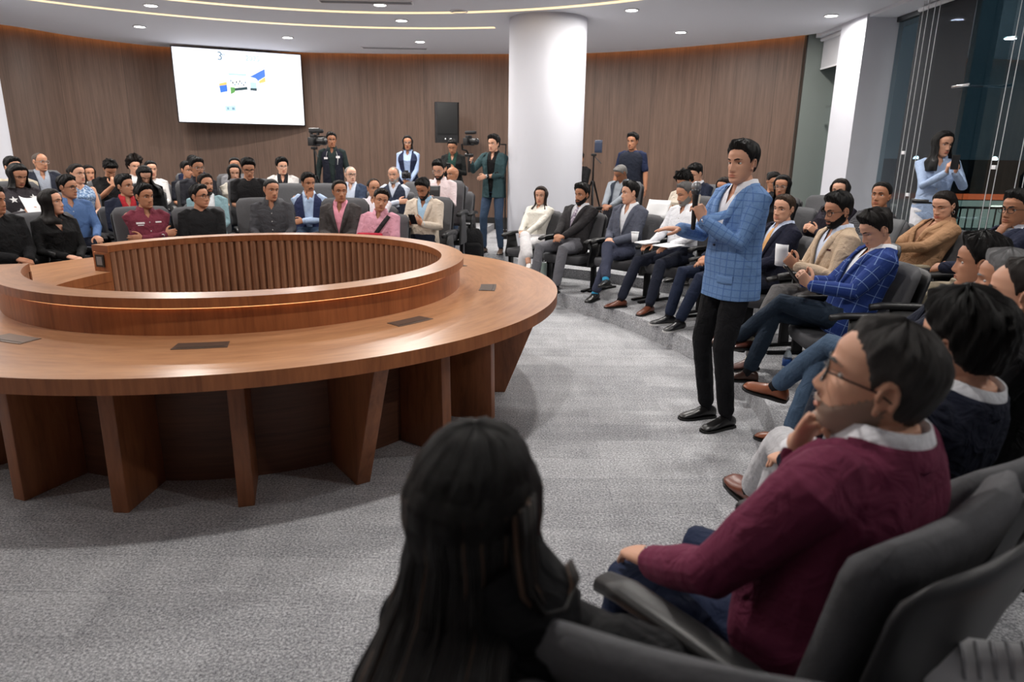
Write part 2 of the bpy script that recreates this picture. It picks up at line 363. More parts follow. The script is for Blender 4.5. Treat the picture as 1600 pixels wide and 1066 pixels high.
def window(name, y0, y1, joints):
    e = empty(name, (5.1, 0, 0)); structure(e); ys = [y0]+joints+[y1]
    m = MB(); m.box((-.04, y0, 0), (.04, y1, .06)).box((-.04, y0, 3.40), (.04, y1, 3.5)); structure(m.build('window_frame', FRM, e, False))
    for a, b in zip(ys, ys[1:]):
        g = MB(); g.box((-.006, a+.004, .06), (.006, b-.004, 3.40)); structure(g.build('pane', GLS, e, False))
    for j in joints:
        g = MB(); g.box((-.22, j-.008, .06), (-.008, j+.008, 3.40)); structure(g.build('glass_fin', GLS, e, False))
        g = MB()
        for z in (1.0, 2.42): g.tube([(-.24, j-.14, z), (-.24, j+.14, z)], [.018, .018], 10); g.tube([(-.24, j, z), (-.01, j, z)], [.014, .014], 8)
        structure(g.build('spider_fitting', CHROME, e))
window('window_1', 10.62, 11.55, [11.1]); window('window_2', 1.9, 9.88, [7.93, 5.9, 3.9]); window('window_3', -5, 1.2, [-1.0])
m = MB(); m.box((-2.0, -5.2, 0), (5.3, -5.0, 3.62)); structure(m.build('wall_front', mat('front_wall_paint', srgb(188, 186, 184), .8), None, False))
m = MB(); m.box((-13, -5.2, 0), (-2, -5.0, 3.62)); structure(m.build('wall_front', mat('front_wall_paint'), None, False))
BLIND = mat('roller_blind_fabric', srgb(205, 206, 210), .8)
e = empty('roller_blind', (4.78, 11.08, 3.46), 0, 'white roller blind drawn a little way down over the narrow window', 'roller blind')
m = MB(); m.tube([(0, -.44, -.03), (0, .44, -.03)], [.03, .03], 14); m.build('roller', BLIND, e)
m = MB(); m.box((.028, -.44, -.45), (.031, .44, -.03)); m.build('fabric', BLIND, e, False)
m = MB(); m.box((.02, -.44, -.47), (.038, .44, -.445)); m.build('bottom_bar', DRM, e, False)
CORD = mat('cord_white', srgb(200, 202, 205), .5)
def cord(y, zb, tagz, lab):
    e = empty('blind_cord', (4.86, y, 3.46), 0, lab, 'cord')
    for k in (-.05, .05):
        m = MB(); m.tube([(0, k, 0), (0, k, zb-3.46)], [.004, .004], 6); m.build('strand', CORD, e)
    m = MB()
    m.tube([(0, -.05, zb-3.46), (0, 0, zb-3.49), (0, .05, zb-3.46)], [.004]*3, 6); m.build('loop', CORD, e)
    m = MB(); m.box((-.008, -.03, tagz-3.46), (.008, .03, tagz-3.42)); m.build('weight', DRM, e, bevel=.002)
for y, zb, tz, lab in ((8.86, .5, 1.7, 'white blind cord loop hanging beside the white window post'), (8.62, .5, 1.2, 'white blind cord loop second from the white window post'), (7.15, .5, 1.55, 'white blind cord loop with a clear tag behind the woman filming'), (6.75, .5, 2.3, 'white blind cord loop farthest from the window post')):
    cord(y, zb, tz, lab)
SHEER = mat('sheer_blind'); N = NT(SHEER); t = N.add('ShaderNodeBsdfTransparent'); t.inputs[0].default_value = (.34, .35, .37, 1); d = N.add('ShaderNodeBsdfDiffuse'); d.inputs[0].default_value = (*srgb(120, 122, 126), 1)
x = N.add('ShaderNodeMixShader'); x.inputs[0].default_value = .22; N.link(t.outputs[0], x.inputs[1]); N.link(d.outputs[0], x.inputs[2]); N.link(x.outputs[0], N.n['Material Output'].inputs[0])
for y0, y1, lab in ((8.0, 9.2, 'grey see-through roller blind hanging down the tall glass beside the white post'),):
    e = empty('roller_blind', (4.98, (y0+y1)/2, 3.44), 0, lab, 'roller blind'); w = (y1-y0)/2
    m = MB(); m.tube([(0, -w, -.02), (0, w, -.02)], [.028, .028], 12); m.build('roller', BLIND, e)
    m = MB(); m.box((-.001, -w, -3.0 if y0 > 7.9 else -1.2), (.001, w, -.02)); m.build('fabric', SHEER, e, False)
    m = MB(); m.box((-.01, -w, -3.02 if y0 > 7.9 else -1.22), (.01, w, -2.99 if y0 > 7.9 else -1.19)); m.build('bottom_bar', GRL, e, False)
# outside at night
NIGHT = mat('night_ground', srgb(30, 32, 36), .9)
structure(mesh_obj('ground_outside', [(5.4, -60, -1.6), (120, -60, -1.6), (120, 140, -1.6), (5.4, 140, -1.6)], [(0, 1, 2, 3)], NIGHT, smooth=False))
DKB = mat('night_building', srgb(34, 38, 46), .8); LITW = mat('lit_room', (.8, .8, .7), emit=(.9, .95, .80), es=.22); REDL = mat('red_strip', (1, .2, .1), emit=(1., .16, .05), es=.55)
e = empty('restaurant_building', (23, 28, -1.6), 0, 'low lit building with an orange red light strip beyond the glass', 'building')
m = MB(); m.box((-8, 0, 1.72), (9, 7, 3.3)).box((-8, 6, 0), (9, 7, 1.72)); m.build('roof_block', DKB, e, False)
m = MB(); m.box((-8, -.04, 1.76), (9, 0, 1.98)); m.build('red_light_strip', REDL, e, False)
m = MB(); m.box((-7.8, 5.8, .1), (8.8, 5.9, 1.6)); m.build('lit_back_wall', LITW, e, False)
m = MB(); m.box((-8, .1, .02), (9, 5.8, .06)); m.build('terrace', mat('terrace_floor', srgb(90, 90, 84), .6), e, False)
for k in range(8):
    m = MB(); m.box((-8+2.4*k, 0, 0), (-7.82+2.4*k, .18, 1.72)); m.build('post', DKB, e, False)
for k in range(6):
    m = MB(); m.box((-6.8+2.5*k, 2.6, 1.3), (-6.1+2.5*k, 2.9, 1.36)); m.build('hanging_lamp', mat('warm_lamp', (1, .8, .5), emit=(1., .9, .7), es=2.2), e, False)
e = empty('fence', (22, 24.5, -1.6), 0, 'black bar fence standing outside in front of the lit building', 'fence')
m = MB()
for k in range(64): m.box((-8+.25*k, -.015, 0), (-7.96+.25*k, .015, 1.7))
m.build('bars', BLKM, e, False); m = MB(); m.box((-8, -.02, 1.62), (8, .02, 1.7)).box((-8, -.02, .1), (8, .02, .17)); m.build('rails', BLKM, e, False)
LMPS = mat('street_lamp_glow', (1, 1, 1), emit=(.75, .95, 1.), es=30); LMPY = mat('street_lamp_glow_green', (1, 1, 1), emit=(.6, 1., .8), es=14)
k = 0
for px, py, dep, r, mt, lab in ((1554, 250, 40, .13, LMPS, 'bright street lamp outside seen through the glass beside the filming woman'), (1431, 249, 42, .15, LMPS, 'small street lamp outside seen left of the filming woman'),
        (1275, 259, 50, .16, LMPY, 'tall greenish street lamp seen through the narrow window'), (1268, 277, 60, .13, LMPS, 'lowest street lamp seen through the narrow window'), (1281, 286, 60, .16, LMPY, 'street lamp low in the middle of the narrow window'), (1286, 287, 62, .12, LMPY, 'street lamp just beside the post of the narrow window')):
    p = at(px, py, dep); e = empty('street_lamp', (p[0], p[1], -1.6), 0, lab, 'street lamp'); h = p[2]+1.6
    v, f = tube([(0, 0, h-r*.5), (0, 0, h+r*.5)], [r, r], 14); mesh_obj('lamp_head', v, f, mt, e)
    if h > .4: v, f = tube([(0, 0, 0), (0, 0, h-r*.9)], [.06, .04], 8); mesh_obj('pole', v, f, BLKM, e)
# ------------------------------------------------------------------ the round table
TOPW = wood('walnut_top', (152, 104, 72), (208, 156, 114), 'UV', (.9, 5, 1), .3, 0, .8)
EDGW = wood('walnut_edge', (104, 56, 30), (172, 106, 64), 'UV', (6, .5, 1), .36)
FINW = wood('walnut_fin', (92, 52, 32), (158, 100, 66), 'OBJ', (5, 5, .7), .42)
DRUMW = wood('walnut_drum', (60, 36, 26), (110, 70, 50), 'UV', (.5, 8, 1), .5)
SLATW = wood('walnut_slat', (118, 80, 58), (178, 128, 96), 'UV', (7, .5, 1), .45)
GAP0, GAP1 = 161.4, 200.           # the opening in the raised ring, angles about the centre
tb = empty('council_table', (TC[0], TC[1], 0), 0, 'large round walnut table with a raised slatted ring and fin legs', 'table')
def world_part(o): o.parent = tb; o.matrix_parent_inverse = Matrix.Translation((-TC[0], -TC[1], 0)); return o
def ringpart(name, r0, r1, z0, z1, m, a0=0., a1=360., n=240):
    v, f = annulus(r0, r1, z0, z1, a0, a1, n); o = mesh_obj(name, v, f, m); set_uv(o, polar_uv); o.data.polygons.foreach_set('use_smooth', [True]*len(o.data.polygons)); flat_edges(o, 30); return world_part(o)
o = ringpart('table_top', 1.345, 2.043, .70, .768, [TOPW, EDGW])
o.data.polygons.foreach_set('material_index', [0 if abs(p.normal.z) > .6 else 1 for p in o.data.polygons])
o = ringpart('ring_shelf', 1.262, 1.412, .908, .956, [TOPW, EDGW], GAP1, GAP0+360)
o.data.polygons.foreach_set('material_index', [0 if abs(p.normal.z) > .6 else 1 for p in o.data.polygons])
ringpart('ring_riser', 1.345, 1.385, .768, .908, EDGW, GAP1, GAP0+360)
LEDO = mat('ring_led', (1, .6, .3), emit=(1., .5, .2), es=.8)
ringpart('led_strip', 1.388, 1.398, .902, .907, LEDO, GAP1, GAP0+360)
# fluted inner face
v = []; f = []; ns = 124; ang = np.linspace(rad(GAP1+.8), rad(GAP0+360-.8), ns*5+1)
for i, t in enumerate(ang):
    r = (1.296, 1.268, 1.262, 1.266, 1.272)[i % 5]
    for z in (.0, .907): v.append((TC[0]+r*math.cos(t), TC[1]+r*math.sin(t), z))
for i in range(len(ang)-1): f.append((2*i, 2*i+1, 2*i+3, 2*i+2))
n = len(v)
for i, t in enumerate(ang):
    for z in (.0, .907): v.append((TC[0]+1.344*math.cos(t), TC[1]+1.344*math.sin(t), z))
for i in range(len(ang)-1): f.append((n+2*i, n+2*i+2, n+2*i+3, n+2*i+1))
e_ = 2*(len(ang)-1); f += [(0, n, n+1, 1), (e_, e_+1, n+e_+1, n+e_)]
o = mesh_obj('slatted_wall', v, f, SLATW, smooth=False); set_uv(o, polar_uv); world_part(o)
ringpart('gate_panel', 1.25, 1.285, 0, .70, EDGW, GAP0, GAP1, 40)
o = ringpart('gate_top', 1.245, 1.344, .70, .768, [TOPW, EDGW], GAP0+.6, GAP1-.6, 40)
o.data.polygons.foreach_set('material_index', [0 if abs(p.normal.z) > .6 else 1 for p in o.data.polygons])
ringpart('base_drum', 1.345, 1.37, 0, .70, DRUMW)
for a in (GAP0, GAP1):                    # end boards of the raised ring
    m = MB(); d = pol(1, a)[:2]-TC; s = np.array([-d[1], d[0]])*.012
    P = [(r, z) for r, z in ((1.262, 0.0), (1.395, 0.0), (1.395, .906), (1.262, .906))]
    vv = [(TC[0]+d[0]*r+s[0]*k, TC[1]+d[1]*r+s[1]*k, z) for k in (-1, 1) for r, z in P]
    m.add(vv, [(0, 1, 2, 3), (7, 6, 5, 4), (0, 4, 5, 1), (1, 5, 6, 2), (2, 6, 7, 3), (3, 7, 4, 0)]); o = m.build('end_board', EDGW, None, False); set_uv(o, lambda q, p: [(c[2]*.2+c[0], c[2]) for c in q]); world_part(o)
a = GAP0; d = pol(1, a)[:2]-TC; s = np.array([-d[1], d[0]])
def gp(r, k, z): return (TC[0]+d[0]*r+s[0]*k, TC[1]+d[1]*r+s[1]*k, z)
def gbox(r0, r1, k0, k1, z0, z1): return [gp(*q) for q in ((r0, k0, z0), (r1, k0, z0), (r1, k1, z0), (r0, k1, z0), (r0, k0, z1), (r1, k0, z1), (r1, k1, z1), (r0, k1, z1))]
BF = [(3, 2, 1, 0), (4, 5, 6, 7), (0, 1, 5, 4), (1, 2, 6, 5), (2, 3, 7, 6), (3, 0, 4, 7)]
so = MB().add(gbox(1.29, 1.37, .012, .02, .80, .89), BF).build('socket_plate', BLK, None, False); world_part(so)
o = MB().add(gbox(1.305, 1.355, .02, .023, .815, .875), BF).build('socket_screen', mat('socket_grey', srgb(120, 124, 130), .3), None, False); world_part(o)
for k in range(19):                        # fin legs
    a = rad(-91.9+360/19*k); d = np.array([math.cos(a), math.sin(a)]); s = np.array([-d[1], d[0]])*.037
    if GAP0+6 < math.degrees(a) % 360 < GAP1-6: continue
    P = [(1.371, 0), (1.70, 0), (1.98 if k % 3 == 2 else 1.69, .70), (1.371, .70)]
    vv = [(d[0]*r+s[0]*q, d[1]*r+s[1]*q, z) for q in (-1, 1) for r, z in P]
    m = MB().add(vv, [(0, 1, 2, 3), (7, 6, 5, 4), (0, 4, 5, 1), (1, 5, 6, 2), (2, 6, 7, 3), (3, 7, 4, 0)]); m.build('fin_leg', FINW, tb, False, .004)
PLT = mat('plate_grey', srgb(112, 100, 92), .35, .5); SLT = mat('plate_slot', srgb(64, 58, 54), .4)
for a0 in (-111.5, -77.9, -40.3, -1.3, 36.5, 74, 111, 148):
    g = empty('cable_plate', (0, 0, 0)); g.parent = tb
    v, f = annulus(1.53, 1.635, .767, .7705, a0-4.2, a0+4.2, 8, (0, 0)); mesh_obj('frame', v, f, PLT, g, False)
    v, f = annulus(1.545, 1.62, .7704, .7715, a0-3.9, a0+3.9, 8, (0, 0)); mesh_obj('lid', v, f, PLT, g, False)
    v, f = annulus(1.612, 1.617, .7714, .7722, a0-3.6, a0+3.6, 8, (0, 0)); mesh_obj('slot', v, f, SLT, g, False)
m = MB(); p = pol(1.22, 190); m.tube([(p[0], p[1], 0), (p[0], p[1], .78)], [.012, .008], 8); 
# ------------------------------------------------------------------ chairs
def rring(w, d, p=4., n=24):
    out = []
    for k in range(n):
        t = 2*PI*k/n; c, s = math.cos(t), math.sin(t); out.append((w*math.copysign(abs(c)**(2/p), c), d*math.copysign(abs(s)**(2/p), s)))
    return out
def cushion_seat():
    R = []
    for z, k in ((.335, .9), (.345, .97), (.375, 1.), (.405, 1.), (.425, .97), (.435, .88)):
        R.append([(x*k, y*k+.02, z+(.012 if y > .1 else 0)*(k > .9)-.02*max(0, abs(y)-.2)) for x, y in rring(.255, .255, 5.)])
    R.append([(x*.5, y*.5+.02, .438) for x, y in rring(.255, .255, 5.)]); return loft(R)
def back_slab(w0, w1, th, y0, tilt, z0, z1, bow=.05, top=.05, shell=0):
    R = []; N_ = 14
    for i in range(N_+1):
        t = i/N_; z = z0+(z1-z0)*t; w = w0+(w1-w0)*t; th_ = th
        e = (z1-z)/top
        if e < 1: w *= 1-.16*(1-e)**2.2; th_ *= math.sqrt(max(.02, 1-(1-e)**2*.9))
        y = y0-(z-z0)*math.tan(tilt)
        R.append([(x, y+yy+bow*(x/.26)**2*(.5+.5*t)-shell, z+.012*(1-(x/.26)**2)*t) for x, yy in rring(w, th_/2, 4.5, 28)])
    return loft(R)
_CH = {}
def chair_proto():
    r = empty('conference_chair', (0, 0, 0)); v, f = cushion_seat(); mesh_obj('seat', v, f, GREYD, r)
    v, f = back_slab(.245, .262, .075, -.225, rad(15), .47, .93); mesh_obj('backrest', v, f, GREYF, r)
    v, f = back_slab(.252, .268, .035, -.302, rad(15), .50, .905, shell=.01); mesh_obj('back_shell', v, f, mat('shell_grey', srgb(40, 40, 43), .5), r)
    for s in (-1, 1):
        R = []
        for y, z, w in ((-.27, .605, .024), (-.2, .625, .03), (-.05, .63, .034), (.12, .625, .034), (.19, .61, .028)):
            R.append([(s*.30+a, y, z+b) for a, b in rring(w, .02, 3., 14)])
        v, f = loft(R); arm = mesh_obj('armrest', v, f, BLK, r)
        R = [[(s*.30+a, y+b-.04, z) for a, b in rring(.018, d_, 4., 16)] for z, y, d_ in ((.30, .0, .16), (.36, .0, .17), (.5, .0, .12), (.61, .02, .10))]
        v, f = loft(R); mesh_obj('arm_panel', v, f, BLK, r)
        m = MB(); m.box((s*.30-.022, -.26, 0), (s*.30+.022, .22, .025)).box((s*.30-.018, -.06, .02), (s*.30+.018, .02, .32)); m.build('leg', BLKM, r, False, .006)
    m = MB(); m.box((-.30, -.05, .28), (.30, .02, .335)); m.build('seat_beam', BLKM, r, False, .006)
    m = MB(); m.tube([(0, -.10, .30), (0, -.27, .34), (0, -.34, .52), (0, -.365, .62)], [(.05, .012)]*4, 10); m.build('back_support', BLKM, r)
    return r
PROTO = None; CHAIRG = {}
def chair(x, y, z, yaw, label, group=None, zs=1.):
    global PROTO
    if PROTO is None: PROTO = r = chair_proto()
    else:
        r = PROTO.copy(); COL.objects.link(r)
        for c in PROTO.children: d = c.copy(); COL.objects.link(d); d.parent = r
    r.location = (float(x), float(y), float(z)); r.rotation_euler = (0, 0, yaw); r.scale = (1, 1, zs)
    for k in ('label', 'category', 'group'):
        if k in r: del r[k]
    tag(r, label, 'chair', group); return r
def yaw_of(d): return math.atan2(-d[0], d[1])            # rotation that turns +Y to d
def to_centre(p): return unit(TC-np.asarray(p)[:2])
# ------------------------------------------------------------------ screen, loudspeaker
TL, TR, BR, BL = at(269, 74, 12.45), at(471, 89, 13.35), at(474, 197, 13.35), at(279, 187, 12.45); c = (TL+TR+BR+BL)/4
TVM = mat('screen_white', (.9, .9, .95), .3, emit=(.90, .91, 1.), es=.62)
d = (TR+BR-TL-BL)/2; tvy = math.atan2(d[1], d[0]); tw, th = math.hypot(d[0], d[1])/2, (TL[2]+TR[2]-BL[2]-BR[2])/4
e = empty('wall_screen', c, tvy, 'big white wall screen showing a faint slide on the walnut wall', 'screen'); e.rotation_euler = (rad(1.5), 0, tvy)
m = MB(); m.box((-tw-.02, -.0, -th-.02), (tw+.02, .07, th+.02)); m.build('casing', BLK, e, False, .008)
m = MB(); m.box((-tw, -.004, -th), (tw, -.001, th)); m.build('panel', TVM, e, False)
m = MB(); m.box((-.25, .07, -.2), (.25, .5, .2)); m.build('wall_mount', BLKM, e, False)
def emis(name, c, s=.6): l = srgb(*c); return mat(name, dark(l, .3), .4, emit=l, es=s)
SB = emis('slide_blue', (60, 120, 245)); SO = emis('slide_orange', (245, 200, 110)); SG = emis('slide_green', (96, 160, 84)); SD = emis('slide_dark', (30, 62, 70)); SL = emis('slide_pale', (186, 222, 236), .62); SM = emis('slide_grey', (110, 140, 160), .6)
def q(name, pts, mt):                         # slide shapes in fractions of the panel (x right, y down)
    v = [((2*x-1)*tw, -.006, (1-2*y)*th) for x, y in pts]; mesh_obj(name, v, [tuple(range(len(v)))], mt, e, False)
q('slide_shape', [(.33, .49), (.39, .47), (.392, .56), (.335, .585)], SB); q('slide_shape', [(.328, .46), (.39, .43), (.39, .47), (.33, .492)], SO)
q('slide_shape', [(.575, .345), (.70, .225), (.70, .33), (.64, .395), (.62, .36)], SB); q('slide_shape', [(.645, .40), (.70, .335), (.70, .405), (.65, .43)], SO)
q('slide_shape', [(.415, .50), (.45, .50), (.45, .565), (.415, .60)], SG); q('slide_shape', [(.45, .51), (.55, .485), (.55, .525), (.45, .55)], SD)
for k in range(9): x = .42+.014*k; y = .40+.012*((k*7) % 5); q('slide_shape', [(x, y), (x+.009, y), (x+.009, y+.03), (x, y+.03)], SD if k % 2 else SM)
q('slide_shape', [(.41, .31), (.55, .31), (.55, .335), (.41, .335)], SL); q('slide_shape', [(.575, .42), (.625, .42), (.625, .50), (.575, .50)], SL); q('slide_shape', [(.572, .50), (.625, .50), (.625, .535), (.572, .535)], SD)
q('slide_shape', [(.36, .76), (.445, .75), (.445, .83), (.36, .84)], SL); q('slide_shape', [(.375, .78), (.39, .78), (.39, .815), (.375, .815)], SM); q('slide_shape', [(.415, .78), (.435, .78), (.435, .815), (.415, .815)], SM)
def text_mesh(name, s, size, m, parent, loc, rot=(PI/2, 0, 0), ext=0.001):
    cu = bpy.data.curves.new('txt', 'FONT'); cu.body = s; cu.size = size; cu.extrude = ext; cu.align_x = 'CENTER'; cu.align_y = 'CENTER'; cu.resolution_u = 4
    t = bpy.data.objects.new('txt', cu); TMP.collection.objects.link(t); TMP.view_layers[0].update()
    me = bpy.data.meshes.new_from_object(t.evaluated_get(TMP.view_layers[0].depsgraph)); bpy.data.objects.remove(t); bpy.data.curves.remove(cu); me.name = name; me.materials.clear(); me.materials.append(m)
    o = bpy.data.objects.new(name, me); COL.objects.link(o); o.parent = parent; o.location = loc; o.rotation_euler = rot; return o
text_mesh('slide_text', '3', .21, SM, e, ((2*.355-1)*tw, -.006, (1-2*.09)*th)); text_mesh('slide_text', 'er', .085, SM, e, ((2*.385-1)*tw, -.006, (1-2*.06)*th)); text_mesh('slide_text', '2025', .13, mat('slide_text_pale', dark(srgb(150, 190, 208), .3), .4, emit=srgb(150, 190, 208), es=.6), e, ((2*.61-1)*tw, -.006, (1-2*.095)*th))
c = at(698, 192, 12.75); e = empty('loudspeaker', c, rad(8), 'black loudspeaker hung high on the curved walnut wall', 'loudspeaker'); e.rotation_euler = (rad(1), 0, rad(10))
R = [[(x, y+.0, z) for x, y in ((-.19, -.16), (.19, -.16), (.22, -.12), (.22, .1), (.12, .2), (-.12, .2), (-.22, .1), (-.22, -.12))] for z in (-.36, .36)]
v, f = loft(R); mesh_obj('cabinet', v, f, BLK, e, False)
m = MB(); m.box((-.185, -.172, -.2), (.185, -.16, .34)); m.build('grille', mat('grille_black', srgb(14, 14, 15), .7), e, False, .004)
m = MB(); m.tube([(-.04, -.168, -.29), (-.04, -.178, -.29)], [.014, .014], 12); m.build('badge', mat('badge', (.8, .8, .8), .3), e)
m = MB(); m.tube([(.05, -.168, -.29), (.05, -.178, -.29)], [.02, .02], 12); m.build('horn_cap', CHROME, e)
m = MB(); m.box((-.06, .2, -.06), (.06, .42, .06)); m.build('wall_bracket', BLKM, e, False)
# ------------------------------------------------------------------ small gear builders, each a thing of its own
def xform(o, R, t):
    MM = Matrix.Identity(4)
    for i in range(3):
        for j in range(3): MM[i][j] = float(R[i][j])
        MM[i][3] = float(t[i])
    o.matrix_world = MM; return o
def frame(fd, up=(0, 0, 1)):                  # columns: right, forward, up
    fd = unit(fd); r = unit(np.cross(fd, up)); return np.stack([r, fd, np.cross(r, fd)], 1)
LENS = mat('lens_glass', srgb(16, 18, 28), .08)
def camera_thing(pos, fd, label, s=1., video=False, mic=False):
    e = empty('camera', (0, 0, 0), 0, label, 'camera'); xform(e, frame(fd), pos)
    m = MB(); m.box((-.065*s, -.035*s, -.045*s), (.065*s, .03*s, .04*s)); m.build('camera_body', BLK, e, True, .008*s)
    m = MB(); m.tube([(0, .03*s, 0), (0, .10*s, 0), (0, .12*s, 0)], [.035*s, .036*s, .04*s], 18); l = m.build('lens', BLK, e)
    m = MB(); m.tube([(0, .121*s, 0), (0, .138*s, 0)], [.028*s, .02*s], 16); m.build('front_glass', LENS, e)
    m = MB(); m.box((-.03*s, -.03*s, .04*s), (.03*s, .025*s, .068*s)); m.build('viewfinder', BLK, e, True, .006*s)
    if video:
        m = MB(); m.tube([(0, -.05*s, .12*s), (0, .07*s, .12*s)], [.012*s]*2, 8); m.box((-.012*s, -.04*s, .06*s), (.012*s, -.02*s, .12*s)).box((-.012*s, .04*s, .06*s), (.012*s, .06*s, .12*s)); m.build('top_handle', BLK, e)
        m = MB(); m.box((-.13*s, -.02*s, -.01*s), (-.07*s, .06*s, .055*s)); m.build('side_screen', BLK, e, False)
    if mic: m = MB(); m.tube([(0, -.04*s, .10*s), (0, .10*s, .10*s)], [.02*s, .02*s], 10); m.build('microphone', mat('foam', srgb(40, 40, 42), .95), e)
    return e
def tripod(x, y, z, h, label, spread=.34):
    e = empty('tripod', (x, y, z), 0, label, 'tripod')
    m = MB(); m.tube([(0, 0, h*.45), (0, 0, h)], [.016, .014], 10); m.build('centre_column', BLKM, e)
    m = MB(); m.box((-.04, -.04, h-.01), (.04, .04, h+.03)); m.build('head_plate', BLK, e, False, .006)
    for k in range(3):
        a = k*2.1+.5; m = MB(); m.tube([(.02*math.cos(a), .02*math.sin(a), h*.72), (spread*math.cos(a), spread*math.sin(a), .015)], [.016, .011], 8); m.build('leg', BLKM, e)
    m = MB(); m.tube([(0, 0, h), (.1, -.2, h-.12)], [.007, .009], 8); m.build('pan_handle', BLK, e); return e
def phone(pos, fd, up, label, s=1.):
    e = empty('phone', (0, 0, 0), 0, label, 'phone'); r = unit(np.cross(fd, up)); xform(e, np.stack([r, unit(fd), np.cross(r, unit(fd))], 1), pos)
    m = MB(); m.box((-.037*s, -.004, -.075*s), (.037*s, .004, .075*s)); m.build('case', BLK, e, True, .003)
    m = MB(); m.box((-.034*s, -.0048, -.071*s), (.034*s, -.0042, .071*s)); m.build('screen', mat('phone_screen', srgb(24, 30, 40), .1), e, False)
    m = MB(); m.box((.005*s, .0042, .03*s), (.032*s, .007, .066*s)); m.build('camera_bump', BLK, e, False); return e
def sheet(pos, fd, up, w, h, label, name='paper_sheet', cat='paper', roll=0., mt=None, th=.0015):
    r = unit(np.cross(fd, up)); u = np.cross(r, unit(fd)); v = []; f = []; nx, ny = 8, 4
    for s in (-1, 1):
        for j in range(ny+1):
            for i in range(nx+1):
                a = i/nx*2-1; b = j/ny*2-1; y = roll*(a*a)+.006*math.sin(a*3+b*2)*(roll != 0)
                v.append(tuple(np.asarray(pos)+r*a*w/2+u*b*h/2+unit(fd)*(y+s*th)))
    K = (nx+1)*(ny+1)
    for j in range(ny):
        for i in range(nx): q_ = j*(nx+1)+i; f += [(q_, q_+1, q_+nx+2, q_+nx+1), (K+q_, K+q_+nx+1, K+q_+nx+2, K+q_+1)]
    B = [i for i in range(nx+1)]+[nx+(nx+1)*j for j in range(1, ny+1)]+[ny*(nx+1)+i for i in range(nx-1, -1, -1)]+[(nx+1)*j for j in range(ny-1, 0, -1)]
    for a, b in zip(B, B[1:]+B[:1]): f.append((a, K+a, K+b, b))
    return tag(mesh_obj(name, v, f, mt or PAPER), label, cat)
BOTP = mat('bottle_plastic'); N = NT(BOTP); N.col(srgb(225, 238, 245)); N.b.inputs['Transmission Weight'].default_value = .85; N.b.inputs['Roughness'].default_value = .08; N.b.inputs['IOR'].default_value = 1.2
def bottle(x, y, z, label, lab=(70, 150, 210)):
    e = empty('water_bottle', (x, y, z), 0, label, 'bottle')
    prof = [(.0, .0), (.028, .002), (.031, .02), (.030, .05), (.031, .09), (.031, .13), (.024, .165), (.013, .185), (.012, .195)]
    v, f = loft([[(max(r, .002)*math.cos(t*PI/10), max(r, .002)*math.sin(t*PI/10), zz) for t in range(20)] for r, zz in prof]); mesh_obj('bottle_body', v, f, BOTP, e)
    v, f = loft([[(.0318*math.cos(t*PI/10), .0318*math.sin(t*PI/10), zz) for t in range(20)] for zz in (.08, .13)]); mesh_obj('wrapper', v, f, mat('label_%d_%d_%d' % lab, srgb(*lab), .5), e)
    v, f = loft([[(.015*math.cos(t*PI/8), .015*math.sin(t*PI/8), zz) for t in range(16)] for zz in (.193, .212)]); mesh_obj('cap', v, f, mat('cap_white', srgb(230, 232, 238), .5), e); return e
p = at(1008, 466, 7.75); p = (1.50, 7.28); bottle(p[0], p[1], T1, 'small clear water bottle with a blue wrapper standing on the carpet step beside brown shoes')
p = at(1228, 580, 4.75); bottle(p[0], p[1], T1, 'clear water bottle beside the brown shoe of the man in the royal blue jacket', (60, 110, 200))
p = at(1267, 618, 3.7); bottle(p[0]+.05, p[1], T1, 'clear water bottle half hidden beyond the glasses of the man in burgundy', (210, 225, 235))
# tumbler with straw beside the seated woman in white
p = at(848, 418, 7.95); TUMB = mat('tumbler_green', srgb(168, 186, 178), .4)
e = empty('tumbler', (p[0], p[1], T1), 0, 'pale green insulated tumbler with handle and straw beside grey trousers', 'tumbler')
v, f = loft([[(r*math.cos(t*PI/12), r*math.sin(t*PI/12), z) for t in range(24)] for r, z in ((.032, 0), (.034, .09), (.047, .11), (.05, .25), (.045, .262))]); mesh_obj('cup_body', v, f, TUMB, e)
m = MB(); m.tube([(-.045, 0, .23), (-.095, 0, .225), (-.1, 0, .13), (-.045, 0, .12)], [.009]*4, 8); m.build('handle', TUMB, e)
m = MB(); m.tube([(.01, 0, .25), (.02, 0, .36)], [.004, .004], 8); m.build('straw', PAPER, e)
# backpack by the aisle
p = np.array([-1.02, 9.3]); p = at(737, 358, 9.6)[:2]; BAGM = cloth((24, 24, 26), .8)
e = empty('backpack', (p[0], p[1], T1), rad(10), 'black backpack standing upright on the aisle carpet', 'backpack')
v, f = loft([[(a, b+.02*z, z) for a, b in rring(w, d_, 3.5)] for z, w, d_ in ((.0, .13, .08), (.03, .165, .11), (.2, .17, .12), (.38, .155, .1), (.46, .11, .07), (.48, .04, .03))]); mesh_obj('bag_body', v, f, BAGM, e)
v, f = loft([[(a, b-.11, z) for a, b in rring(w, .045, 3.5)] for z, w in ((.05, .11), (.08, .13), (.24, .125), (.28, .09))]); mesh_obj('front_pocket', v, f, BAGM, e)
m = MB(); m.tube([(-.04, 0, .46), (-.03, 0, .52), (.03, 0, .52), (.04, 0, .46)], [.008]*4, 8); m.build('grab_handle', BAGM, e)
for s in (-1, 1): m = MB(); m.tube([(s*.08, .09, .42), (s*.12, .16, .3), (s*.13, .13, .06)], [(.025, .008)]*3, 8); m.build('strap', BAGM, e)
